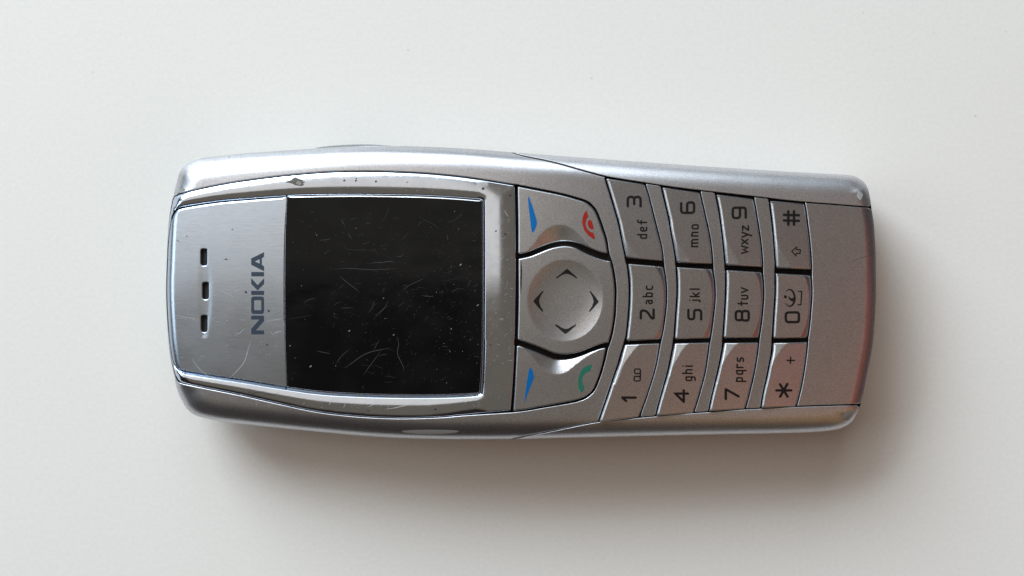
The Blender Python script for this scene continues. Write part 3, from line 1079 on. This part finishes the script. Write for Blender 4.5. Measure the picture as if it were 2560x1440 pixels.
fkey0 = lambda u, v: base(u, v) + 2.0
fsk_u = creased(fkey0, SCOOP_U, SCOOP_UP, 0.34)
fsk_l = creased(fkey0, SCOOP_L, SCOOP_LP, 0.42)
SKU = loop(SK_TOP_UP, SK_TOP_LOW, [(1295.5, 635), (1295.5, 560), (1294, 466)], soft=2)
SKL = loop(SK_BOT_UP, SK_BOT_LOW, SK_BOT_LEFT, soft=2)
sku = lab(slab("soft_key", 'key', SKU, fsk_u, phone, bev=4.0, drop=4.0, skirt=30, grid=8, creases=[SCOOP_U]), "selection key with a blue dash and a red hang-up mark")
skl = lab(slab("soft_key", 'key', SKL, fsk_l, phone, bev=4.0, drop=4.0, skirt=30, grid=8, creases=[SCOOP_L]), "selection key with a blue dash and a green call mark")
ang = np.linspace(0, 2 * math.pi, 130)
DISH = np.c_[1413 + 93 * np.cos(ang), 751 + 101 * np.sin(ang)]


def fnav(u, v):
    r2 = ((u - 1413) / 93.0) ** 2 + ((v - 751) / 101.0) ** 2
    x = np.clip(1 - r2, 0, 1)
    return base(u, v) + 3.0 - 14.5 * x * (1 - 0.35 * x)


NAV = loop(NAV_UP, NAV_RIGHT, NAV_LOW, NAV_LEFT, soft=2)
nav = lab(slab("navigation_key", 'key', NAV, fnav, phone, bev=4.0, drop=4.0, skirt=30, grid=7, creases=[DISH[:-1]]), "dished four-way key with four black arrows")
ARROWS = [
    [(1389.5, 694.5), (1404, 683), (1416, 672.5), (1420, 673), (1431, 683), (1443, 693.5), (1441.5, 696.5), (1430, 689), (1421, 684.8), (1412, 684.8), (1404, 688), (1392, 696.5)],
    [(1357.5, 726), (1358.5, 729), (1350.5, 742), (1347.5, 752), (1350.5, 764), (1358, 777), (1356.5, 780), (1346, 769), (1333.5, 753.5), (1335.5, 750), (1347, 737)],
    [(1473.5, 728.5), (1476, 727.5), (1488, 741), (1497, 754.5), (1487, 766), (1474.5, 780), (1472, 778), (1480, 766), (1484, 754), (1481, 742)],
    [(1387, 812.5), (1390, 810), (1404, 819), (1412, 822.3), (1420, 821.5), (1439, 810.5), (1440.5, 813), (1428, 824), (1415, 834.5), (1411.5, 834), (1400, 824)],
]
for a_ in ARROWS:
    patch("arrow_mark", 'print', np.array(a_), fnav, nav, 0.5, grid=6)
BL1 = np.array([(1320.5, 492), (1323, 492), (1326.5, 503), (1332, 518), (1337, 534), (1341, 548), (1342.5, 557), (1341, 565), (1337, 575), (1333.5, 581), (1330, 581), (1328, 570), (1325, 545), (1322, 520), (1320, 498)])
BL2 = np.array([(1324.5, 918.5), (1328, 921), (1332, 928), (1335, 940), (1333, 950), (1326, 968), (1319, 985), (1314, 999), (1311.5, 1006), (1310.5, 1004), (1314, 977), (1319, 945), (1322, 925)])
RD1 = np.array([(1464.5, 527), (1467, 528.5), (1471, 541), (1466.5, 548), (1463.5, 560), (1468, 573), (1478, 581), (1484, 582), (1486, 590), (1488, 597), (1483, 597), (1470, 588), (1459.5, 573), (1455.3, 555), (1457, 543), (1460, 534)])
RD2 = np.array([(1474, 549), (1479, 552), (1483, 564), (1484, 572), (1480, 574), (1473, 570), (1469, 562), (1470, 553)])
GR1 = np.array([(1481, 912), (1475, 928.5), (1465, 931.5), (1457.5, 940), (1454.5, 952), (1456.5, 960), (1461, 967), (1459, 976), (1455, 981), (1451, 979), (1447, 970), (1445.3, 958), (1446.5, 944), (1451, 929), (1461, 918), (1472, 913)])
patch("dash_mark", 'blue', BL1, fsk_u, sku, 0.5)
patch("dash_mark", 'blue', BL2, fsk_l, skl, 0.5)
mb = MB()
fill_patch(mb, RD1, lambda u, v: fsk_u(u, v) + 0.5)
fill_patch(mb, RD2, lambda u, v: fsk_u(u, v) + 0.5)
mb.build("hang_up_mark", 'red', sku)
patch("call_mark", 'green', GR1, fsk_l, skl, 0.5)

# --- number keys
TILT = {0: (0.12, -0.07), 1: (0.045, 0.0), 2: (0.115, 0.0)}


def key_surface(name, col, row):
    K = KEYS[name]
    line = cr(K['cr'])
    poly = np.vstack([line, np.array(K['fac'], float)])
    uc = np.mean([p[0] for p in K['top'] + K['bot']]); vc = np.mean([p[1] for p in K['top'] + K['bot']])
    tu, tv = TILT[row]
    f0 = lambda u, v: base(u, v) + 3.0 - tu * (u - uc) - tv * (v - vc)
    slope = (0.26, 0.40, 0.34)[row]
    return creased(f0, line, poly, slope), line


def kbev(K):
    """the left edge of a key is rounded off more broadly than the others"""
    ln = np.array(K['left'], float)

    def w(u, v):
        d = seg_dist(np.c_[u, v], ln, False)
        return 4.2 + 4.0 * np.clip(1 - d / 5.0, 0, 1)
    return w


GLY = {
    '0': [rrect(2.75, 2.75, 27, 35.5, 8)], '1': [[(11, 2), (11, 35)], [(10.5, 35), (2.5, 25.5)]],
    '2': [fil([(3, 34.5), (23.5, 34.5), (22, 20), (3, 7), (3, 2.5), (25, 2.5)], 8)],
    '3': [fil([(2.5, 34.5), (26, 34.5), (26, 18.5), (8, 18.5)], 8), fil([(8, 18.5), (26, 18.5), (26, 2.5), (2.5, 2.5)], 8)],
    '4': [[(23, 2), (23, 34), (3, 13)], [(2.5, 12.5), (31, 12.5)]],
    '5': [fil([(26, 34.5), (3, 34.5), (3, 20), (15, 20), (26, 20), (26, 2.5), (2.5, 2.5)], 7)],
    '6': [fil([(27, 35), (3, 35), (3, 2.7), (29, 2.7), (29, 20), (3, 20)], 7)],
    '7': [fil([(2.5, 34.5), (27, 34.5), (9, 2.5)], 2)],
    '8': [rrect(2.75, 2.75, 26.5, 19.5, 7), rrect(3.5, 19.5, 26, 35, 7)],
    '9': [fil([(4, 2.7), (29, 2.7), (29, 35), (3, 35), (3, 17), (29, 17)], 7)],
    '#': [[(12, 2.5), (13, 40)], [(26, 2.5), (27, 40)], [(2.5, 15), (36, 15)], [(2.5, 29), (36, 29)]],
    '*': [[(18, 1), (18, 38)], [(2.5, 28.5), (34, 10.5)], [(2.5, 10), (33, 28.5)]],
    'a': [fil([(2, 16), (10, 16), (10, 1.7)], 4), fil([(10, 9.7), (2, 9.7), (2, 1.7), (10, 1.7)], 4)],
    'b': [[(1.7, 1.5), (1.7, 24)], fil([(1.7, 16), (10.5, 16), (10.5, 1.7), (1.7, 1.7)], 4)],
    'c': [fil([(9.5, 16), (1.7, 16), (1.7, 1.7), (9.5, 1.7)], 5)],
    'd': [[(10.5, 1.5), (10.5, 24)], fil([(10.5, 16), (1.7, 16), (1.7, 1.7), (10.5, 1.7)], 4)],
    'e': [fil([(10.5, 1.7), (1.7, 1.7), (1.7, 16), (10.5, 16), (10.5, 9), (1.7, 9)], 4)],
    'f': [fil([(4, 1.5), (4, 23.5), (9.5, 23.5)], 4), [(0.5, 15), (8.5, 15)]],
    'g': [fil([(10.5, 16), (1.7, 16), (1.7, 2.4), (10.5, 2.4)], 4), fil([(10.5, 16), (10.5, -6.5), (2.5, -6.5)], 4)],
    'h': [[(1.7, 1.5), (1.7, 25)], fil([(1.7, 16), (10.5, 16), (10.5, 1.5)], 4)],
    'i': [[(1.7, 1.5), (1.7, 17)], [(1.7, 24.3)]],
    'j': [fil([(5.5, 17.5), (5.5, 0), (1, 0)], 3), [(5.5, 24.5)]],
    'k': [[(1.7, 1.5), (1.7, 24)], [(10, 16.5), (2.5, 7.5)], [(4.8, 10), (10.8, 1.5)]],
    'l': [[(1.7, 1.5), (1.7, 24)]],
    'm': [[(1.7, 1.5), (1.7, 17)], fil([(1.7, 16), (19, 16), (19, 1.5)], 4), [(10.4, 1.5), (10.4, 16)]],
    'n': [[(1.7, 1.5), (1.7, 17)], fil([(1.7, 16), (10.7, 16), (10.7, 1.5)], 4)],
    'o': [rrect(1.7, 1.7, 11.3, 16, 4)],
    'p': [[(1.7, -6.5), (1.7, 17)], fil([(1.7, 16), (10.5, 16), (10.5, 2), (1.7, 2)], 4)],
    'q': [[(10.5, -6.5), (10.5, 17)], fil([(10.5, 16), (1.7, 16), (1.7, 2), (10.5, 2)], 4)],
    'r': [[(1.7, 1.5), (1.7, 17)], fil([(1.7, 11), (2.5, 16), (9.5, 16)], 4)],
    's': [fil([(10, 16.3), (1.7, 16.3), (1.7, 9.3), (10, 9.3), (10, 1.7), (1.7, 1.7)], 4)],
    't': [[(5.2, 1.5), (5.2, 25)], [(0.8, 16.5), (10, 16.5)]],
    'u': [fil([(1.7, 17), (1.7, 1.7), (10.5, 1.7), (10.5, 17)], 4)],
    'v': [[(1, 17), (6.5, 1.5), (12.5, 17)]],
    'w': [[(1, 17), (5, 1.7), (10, 12.5), (15, 1.7), (19, 17)]],
    'x': [[(1.2, 16.5), (12.5, 1.5)], [(1.2, 1.5), (12.5, 16.5)]],
    'y': [[(1.2, 16.5), (7, 2.5)], [(13.2, 16.5), (4.8, -8)]],
    'z': [fil([(1, 15.8), (12, 15.8), (1.2, 1.7), (12.5, 1.7)], 0.6)],
}
# digit: (u of baseline, v of left side); letters: list of (glyph, u of baseline, v of left side)
LEG = {
    '3': (1604, 518, [('d', 1618, 597), ('e', 1618, 579), ('f', 1618, 560)]),
    '2': (1636.5, 799, [('a', 1632, 761), ('b', 1632, 743), ('c', 1632.5, 725)]),
    '1': (1591, 1005, []),
    '6': (1738, 535, [('m', 1746, 618), ('n', 1746, 591.5), ('o', 1746.8, 573.5)]),
    '5': (1755.5, 801, [('j', 1749.5, 756), ('k', 1749.5, 743), ('l', 1749.5, 724.5)]),
    '4': (1722, 1007, [('g', 1731.5, 953), ('h', 1731.5, 935), ('i', 1731.8, 917)]),
    '9': (1867, 548, [('w', 1871, 634), ('x', 1871, 611), ('y', 1871.5, 594), ('z', 1872.5, 577)]),
    '8': (1874.5, 804, [('t', 1870, 764), ('u', 1871, 749), ('v', 1871, 732)]),
    '7': (1849, 1000, [('p', 1858, 955), ('q', 1858.5, 937), ('r', 1859, 920.5), ('s', 1860, 905)]),
    '#': (2000, 564, []), '0': (2000, 808, []), '*': (1979, 994, []),
}
DESC = {'1': 'key printed 1 with a tape symbol', '2': 'key printed 2 abc', '3': 'key printed 3 def', '4': 'key printed 4 ghi', '5': 'key printed 5 jkl', '6': 'key printed 6 mno',
        '7': 'key printed 7 pqrs', '8': 'key printed 8 tuv', '9': 'key printed 9 wxyz', '*': 'key printed with a star and a plus sign', '0': 'key printed 0 with a bracketed swirl', '#': 'key printed with a hash and an arrow'}


def strokes(mb, glyph, ub, vl, width, f, off):
    for i, s in enumerate(GLY[glyph]):
        p = np.array([(ub - y, vl - x) for x, y in s])
        if len(p) > 1:
            q = [p[0]]
            for a_, b_ in zip(p[:-1], p[1:]):
                k = max(1, int(np.hypot(*(b_ - a_)) / 6))
                for t in range(1, k + 1):
                    q.append(a_ + (b_ - a_) * t / k)
            p = np.array(q)
        ribbon(mb, p, width, lambda u, v: f(u, v) + off + 0.12 * i)


for c, col in enumerate(COLS):
    for r_, name in enumerate(col):
        K = KEYS[name]
        f, line = key_surface(name, c, r_)
        out = loop(K['top'], K['right'], K['bot'], K['left'], soft=2)
        bl = 5.5 if r_ != 1 else 4.5
        ul = np.array(K['left'][0][0])
        key = lab(slab("number_key", 'key', out, f, phone, bev=kbev(K), drop=4.5, skirt=30, grid=7, creases=[line], nb=5), "silver " + DESC[name])
        ub, vl, letters = LEG[name]
        mb = MB()
        strokes(mb, name, ub, vl, 6.1, f, 0.55)
        mb.build("digit_mark" if name.isdigit() else "symbol_mark", 'print', key)
        mb = MB()
        g = lambda u, v: f(u, v) + 0.55
        for gl_, lu, lv in letters:
            strokes(mb, gl_, lu, lv, 3.8, f, 0.55)
        if name == '1':
            ribbon(mb, rrect(1586.5, 922.5, 1601, 934, 4), 3.2, g)
            ribbon(mb, rrect(1585.5, 941, 1600.5, 952.5, 4), 3.2, g)
            ribbon(mb, [(1601, 925), (1601, 937), (1600.6, 950)], 3.2, lambda u, v: g(u, v) + 0.12)
        elif name == '#':
            p = np.array([(1979.5, 628), (1991.5, 617.5), (1991, 624), (2001, 624.5), (2000, 633.5), (1990.5, 633), (1990, 639.5), (1979.5, 628)])
            ribbon(mb, p, 2.8, g)
        elif name == '*':
            ribbon(mb, [(1968, 901), (1977, 901), (1986, 901)], 3.6, g)
            ribbon(mb, [(1977, 892.5), (1976.5, 901), (1976, 909)], 3.2, lambda u, v: g(u, v) + 0.12)
        elif name == '0':
            ribbon(mb, [(1963.5, 742)], 8.0, g)
            arc = cr([(1964, 729.5), (1970, 724.5), (1977, 724.5), (1983, 730), (1986.5, 740), (1987, 748), (1984.5, 757), (1979, 764), (1973, 765.5), (1967, 762), (1961.5, 757)])
            ribbon(mb, arc, 4.6, g, taper=True)
            fill_patch(mb, cr([(1985.5, 739), (1986.5, 747), (1985, 753), (1979, 753), (1973, 748), (1971.5, 741), (1973, 740.5), (1976, 744.5), (1980, 746), (1984, 744), (1985.5, 739)])[:-1], lambda u, v: g(u, v) + 0.15)
            ribbon(mb, [(1996.5, 728.5), (2004, 728.5)], 3.0, g)
            ribbon(mb, [(2004.3, 728.5), (2003.5, 745), (2002.3, 761.5)], 3.0, lambda u, v: g(u, v) + 0.12)
            ribbon(mb, [(2002.3, 761.5), (1995, 762)], 3.0, g)
        mb.build("letter_marks" if letters else "symbol_mark", 'print', key)

# --- wear: lens scratches, dust, dents and specks
mb = MB()
NS = [0]


def scratch(pts, w, mi, f=fscr, off=0.25):
    NS[0] += 1
    p = cr(pts, 5.0)
    o = off + 0.004 * (NS[0] % 60)
    ribbon(mb, p, w, lambda u, v: f(u, v) + o, mi, taper=True)


def zz(x, y):          # pixel of the upper lens close-up
    return (600 + x / 3.655, 400 + y / 3.655)


def zl(x, y):          # pixel of the lower lens close-up
    return (600 + x / 3.655, 700 + y / 3.655)


for w, mi, pts in [
    (1.6, 0, [zz(905, 1055), zz(980, 1120), zz(1040, 1165), zz(1100, 1215)]), (2.2, 1, [zz(850, 1000), zz(1000, 990), zz(1200, 1002), zz(1440, 992)]),
    (1.8, 0, [zz(1180, 955), zz(1230, 935), zz(1300, 938), zz(1360, 925), zz(1425, 935)]), (1.2, 0, [zz(925, 540), zz(945, 580), zz(958, 608)]), (1.4, 0, [zz(985, 668), zz(1005, 700), zz(1025, 730)]),
    (1.2, 0, [zz(720, 735), zz(780, 728), zz(840, 718)]), (1.2, 0, [zz(640, 468), zz(660, 474), zz(684, 480)]), (1.2, 0, [zz(1145, 572), zz(1170, 578), zz(1195, 578)]),
    (1.0, 1, [zz(1630, 520), zz(1700, 555), zz(1770, 590), zz(1830, 640)]), (1.0, 1, [zz(1880, 580), zz(1960, 550), zz(2010, 500), zz(2050, 440)]), (1.6, 0, [zz(1890, 680), zz(1895, 705), zz(1903, 730)]),
    (1.0, 0, [zz(1630, 605), zz(1645, 570), zz(1680, 565)]), (1.4, 0, [zz(1470, 1210), zz(1530, 1155), zz(1620, 1110), zz(1700, 1072)]), (2.0, 0, [zz(1660, 1238), zz(1710, 1245), zz(1770, 1248)]),
    (1.3, 0, [zz(2085, 1165), zz(2095, 1120), zz(2120, 1090)]), (1.6, 0, [zz(2125, 1158), zz(2150, 1152), zz(2178, 1130)]), (1.3, 0, [zz(580, 1310), zz(630, 1275), zz(690, 1265)]),
    (1.2, 1, [zz(850, 1335), zz(890, 1305), zz(930, 1298)]), (1.4, 0, [zz(920, 1352), zz(980, 1352), zz(1030, 1348)]), (1.3, 0, [zl(1215, 365), zl(1270, 300), zl(1330, 240), zl(1355, 185)]),
    (1.3, 0, [zl(1165, 305), zl(1205, 260), zl(1230, 185)]), (1.8, 0, [zl(700, 650), zl(770, 662), zl(830, 675)]), (1.6, 0, [zl(875, 768), zl(920, 705), zl(960, 665), zl(1000, 635)]),
    (2.2, 0, [zl(950, 805), zl(1040, 745), zl(1120, 690), zl(1220, 650), zl(1380, 620)]), (1.6, 0, [zl(1120, 880), zl(1190, 780), zl(1250, 700), zl(1290, 640)]), (1.6, 0, [zl(1225, 635), zl(1250, 585), zl(1275, 550)]),
    (2.0, 0, [zl(1435, 510), zl(1450, 580), zl(1438, 670), zl(1465, 735), zl(1495, 800), zl(1490, 840)]), (1.4, 1, [zl(1340, 865), zl(1380, 885), zl(1430, 892)]), (1.4, 0, [zl(1265, 695), zl(1310, 682), zl(1350, 675)]),
    (1.0, 1, [zl(420, 360), zl(520, 345), zl(670, 320)]), (1.4, 0, [zl(1885, 340), zl(1905, 338), zl(1920, 336)]), (1.4, 0, [zl(1900, 360), zl(1930, 355), zl(1948, 350)]),
    (1.3, 0, [zl(1843, 605), zl(1880, 608), zl(1905, 610)]), (1.2, 0, [zl(2130, 700), zl(2170, 700), zl(2195, 712)]), (1.3, 0, [zz(1430, 880), zz(1470, 882), zz(1500, 852)]),
    (1.2, 1, [zz(1290, 1210), zz(1320, 1170), zz(1300, 1225)]), (1.1, 1, [zz(940, 745), zz(960, 790), zz(1000, 820), zz(1150, 820), zz(1210, 828)]), (1.2, 1, [zz(1100, 775), zz(1150, 760), zz(1190, 745)]),
]:
    scratch(pts, w * 0.7, mi)
# short random nicks, thicker near the middle and the corners of the lens
for k in range(430):
    cx_ = random.choice([900, 950, 1000, 1060, 1140, 1180]) + random.gauss(0, 90)
    cy_ = random.choice([600, 680, 730, 760, 860, 930]) + random.gauss(0, 70)
    if not (728 < cx_ < 1196 and 506 < cy_ < 972):
        continue
    a_ = random.gauss(-0.2, 0.7)
    ln = random.expovariate(1 / 6.5) + 2
    bend = random.gauss(0, 0.06) * ln
    p0 = np.array([cx_, cy_]); d_ = np.array([math.cos(a_), math.sin(a_)]) * ln / 2; n_ = np.array([-d_[1], d_[0]]) / (ln / 2) * bend
    ends = np.array([p0 - d_, p0 + n_, p0 + d_])
    if ends[:, 0].min() < 722 or ends[:, 0].max() > 1202 or ends[:, 1].min() < 500 or ends[:, 1].max() > 976:
        continue
    scratch(ends, random.uniform(0.4, 0.85), 1 if random.random() < 0.75 else 0)
# dust
for k in range(150):
    cx_, cy_ = random.uniform(726, 1198), random.uniform(505, 975)
    if random.random() < 0.4:
        cx_ = random.uniform(1080, 1198)
    ribbon(mb, [(cx_, cy_)], random.uniform(0.9, 2.0), lambda u, v: fscr(u, v) + 0.6, 2 if random.random() < 0.25 else 0)
for (x, y, s_) in [(872, 828, 5), (983, 838, 4.5), (791, 588, 3), (1150, 663, 6), (1193, 764, 5), (1127, 823, 4), (775, 917, 6), (724, 865, 4), (958, 746, 3.5)]:
    ribbon(mb, [(x, y), (x + s_ * 0.5, y - s_ * 0.4)], s_ * 0.45, lambda u, v: fscr(u, v) + 0.7, 2)
o = mb.build("lens_scratches", ['scr_a', 'scr_b', 'scr_c'], screen)
o["kind"] = "stuff"

# scratches of the plate
mb = MB()
for w, pts in [(1.6, [(478, 893), (490, 912), (505, 928), (522, 940), (545, 947), (572, 946)]), (1.8, [(572, 946), (590, 930), (606, 912), (613, 900), (617, 886), (622, 868), (628, 850)]),
               (1.5, [(662, 804), (690, 799), (709, 796)]), (1.3, [(588, 838), (600, 832), (608, 824), (616, 821)]), (1.4, [(680, 838), (694, 830), (708, 827)]), (1.3, [(686, 716), (692, 708), (700, 702)]),
               (1.2, [(440, 796), (466, 794), (480, 796), (494, 803)])]:
    scratch(pts, w * 0.7, 0, fplate, 0.5)
for k in range(120):
    cx_, cy_ = random.uniform(445, 700), random.uniform(560, 900)
    if inside(np.array([[cx_, cy_]]), REC)[0] or 622 < cx_ < 668 and 622 < cy_ < 845:
        continue
    a_ = random.gauss(-0.3, 0.7); ln = random.expovariate(1 / 8.0) + 2
    d_ = np.array([math.cos(a_), math.sin(a_)]) * ln / 2
    scratch(np.array([np.array([cx_, cy_]) - d_, np.array([cx_, cy_]) + random.gauss(0, 0.6), np.array([cx_, cy_]) + d_]), random.uniform(0.35, 0.7), 0, fplate, 0.5)
o = mb.build("plate_scratches", ['scr_m'], plate)
o["kind"] = "stuff"
mb = MB()
for (x, y, s_) in [(614, 730, 5.0), (671, 777, 5.0), (580, 573, 2.5), (667, 862, 3.5), (564, 648, 3), (466, 590, 2.5)]:
    ribbon(mb, [(x, y), (x + 1.2, y + 0.8)], s_, lambda u, v: fplate(u, v) + 0.55)
scratch([(439, 599), (444, 602), (449, 605)], 1.6, 0, fplate, 0.5)
scratch([(557, 649), (565, 647), (574, 649)], 1.2, 0, fplate, 0.5)
mb.build("dirt_specks", ['dirt'], plate)["kind"] = "stuff"

# scratches and the deep chip on the bezel
CHIP = np.array([(712, 455), (720, 452), (729, 449), (733, 444), (739, 442), (745, 445), (752, 448), (757, 450), (755, 453), (764, 455), (757, 458), (760, 462), (753, 465), (746, 464), (738, 463), (731, 459), (723, 457)])
lab(patch("bezel_chip", 'chip', CHIP, fbez, bezel, 0.5, grid=5), "dark chip where the polish has broken away")
patch("bezel_chip", 'chip2', np.array([(741, 455), (746, 452), (752, 455), (755, 460), (751, 463), (744, 462), (740, 459)]), fbez, bezel, 0.8, grid=5)
mb = MB()
for w, pts in [(1.5, [(620, 990), (632, 984), (646, 981), (662, 979)]), (1.1, [(655, 985), (670, 986), (682, 989), (692, 984), (696, 981)])]:
    scratch(pts, w, 0, fbez, 0.5)
for (x, y, s_) in [(860, 451.5, 5), (889, 452, 4.5), (939, 454, 5), (1017, 456, 2.5), (1207, 472, 7), (1275, 489, 6), (1239, 578, 4), (1262, 586, 5), (920, 1028, 3.5), (1088, 1024, 5), (1225, 863, 4), (623, 981, 3.5), (890, 447, 3),
                   (572, 1037, 0.1)]:
    if s_ > 1:
        ribbon(mb, [(x, y), (x + 1.5, y - 0.8)], s_ * 0.85, lambda u, v: fbez(u, v) + 0.5)
mb.build("dirt_specks", ['dirt'], bezel)["kind"] = "stuff"
mb = MB()
for w, pts in [(1.8, [(960, 1023), (985, 1020), (1020, 1012), (1050, 1004), (1078, 997)]), (1.2, [(822, 1012), (828, 1003), (831, 993)]), (1.2, [(858, 1020), (862, 1013), (864, 1007)]), (1.4, [(920, 1018), (935, 1010), (948, 1003)]),
               (1.6, [(1262, 528), (1266, 535), (1272, 542)]), (1.4, [(1247, 800), (1254, 796), (1260, 800)])]:
    scratch(pts, w * 0.8, 0, fbez, 0.5)
for k in range(150):
    if random.random() < 0.5:
        cx_, cy_ = random.uniform(1222, 1282), random.uniform(500, 1010)
    else:
        cx_ = random.uniform(640, 1200)
        cy_ = (random.uniform(1002, 1020) if random.random() < 0.6 else random.uniform(450, 478))
    if seg_dist(np.array([[cx_, cy_]]), BZ)[0] < 8 or seg_dist(np.array([[cx_, cy_]]), LN)[0] < 12:
        continue
    a_ = random.gauss(-0.7, 0.5); ln = random.expovariate(1 / 5.0) + 1.5
    d_ = np.array([math.cos(a_), math.sin(a_)]) * ln / 2
    scratch(np.array([np.array([cx_, cy_]) - d_, np.array([cx_, cy_]) + 0.3, np.array([cx_, cy_]) + d_]), random.uniform(0.4, 0.8), 0, fbez, 0.5)
mb.build("bezel_scratches", ['scr_m'], bezel)["kind"] = "stuff"

# pale patches and paint wear of the cover and rails
el = np.linspace(0, 2 * math.pi, 40, endpoint=False)
ELL = np.c_[1076 + 71 * np.cos(el), 1079.3 + 5.6 * np.sin(el) - 0.8 * np.cos(2 * el)]
lab(patch("pale_patch", 'worn', ELL, fcov, cover, 0.8, grid=6), "long pale oval on the lower edge")
frail = lambda u, v: Hs(u, v) + 1.0
patch("pale_patch", 'worn', np.array([(2146, 479), (2150, 479), (2157, 484), (2157.5, 489), (2154, 497), (2151.5, 500.5), (2147, 498), (2143, 494), (2141.5, 487)]), frail, rail, 0.8, grid=4)
rails = [o for o in phone.children if o.name.startswith("side_rail")]
patch("pale_patch", 'worn', np.array([(2124, 1026), (2129, 1026.5), (2131, 1033), (2127, 1043), (2119, 1052), (2111, 1049), (2104, 1042), (2108, 1036), (2117, 1031)]), frail, rails[1], 0.8, grid=4)
patch("paint_chip", 'chip2', np.array([(448, 471), (456, 468), (463, 474), (459, 478), (450, 478)]), fcov, cover, 0.6, grid=4)
mb = MB()
for w, pts in [(1.6, [(492, 421), (499, 417), (507, 419)]), (1.2, [(470, 432), (480, 426), (490, 424)]), (1.1, [(571, 397), (573, 393), (576, 391)]), (1.1, [(764, 400), (765, 396)]), (1.6, [(452, 461), (455, 470), (460, 474)])]:
    scratch(pts, w, 0, fcov, 0.5)
mb.build("dirt_specks", ['dirt'], cover)["kind"] = "stuff"
mb = MB()
scratch([(2120, 657), (2140, 649), (2160, 642), (2176, 637), (2187, 633)], 1.3, 0, fcov, 0.5)
endp = [o for o in phone.children if o.name.startswith("end_panel")][0]
mb.build("hairline_crack", ['crack'], endp)
mb = MB()
scratch([(1302.5, 651), (1303.3, 680), (1302.3, 705), (1302.6, 722), (1301.6, 734)], 3.4, 0, fnav, 0.6)
mb.build("chipped_edge", ['print'], nav)
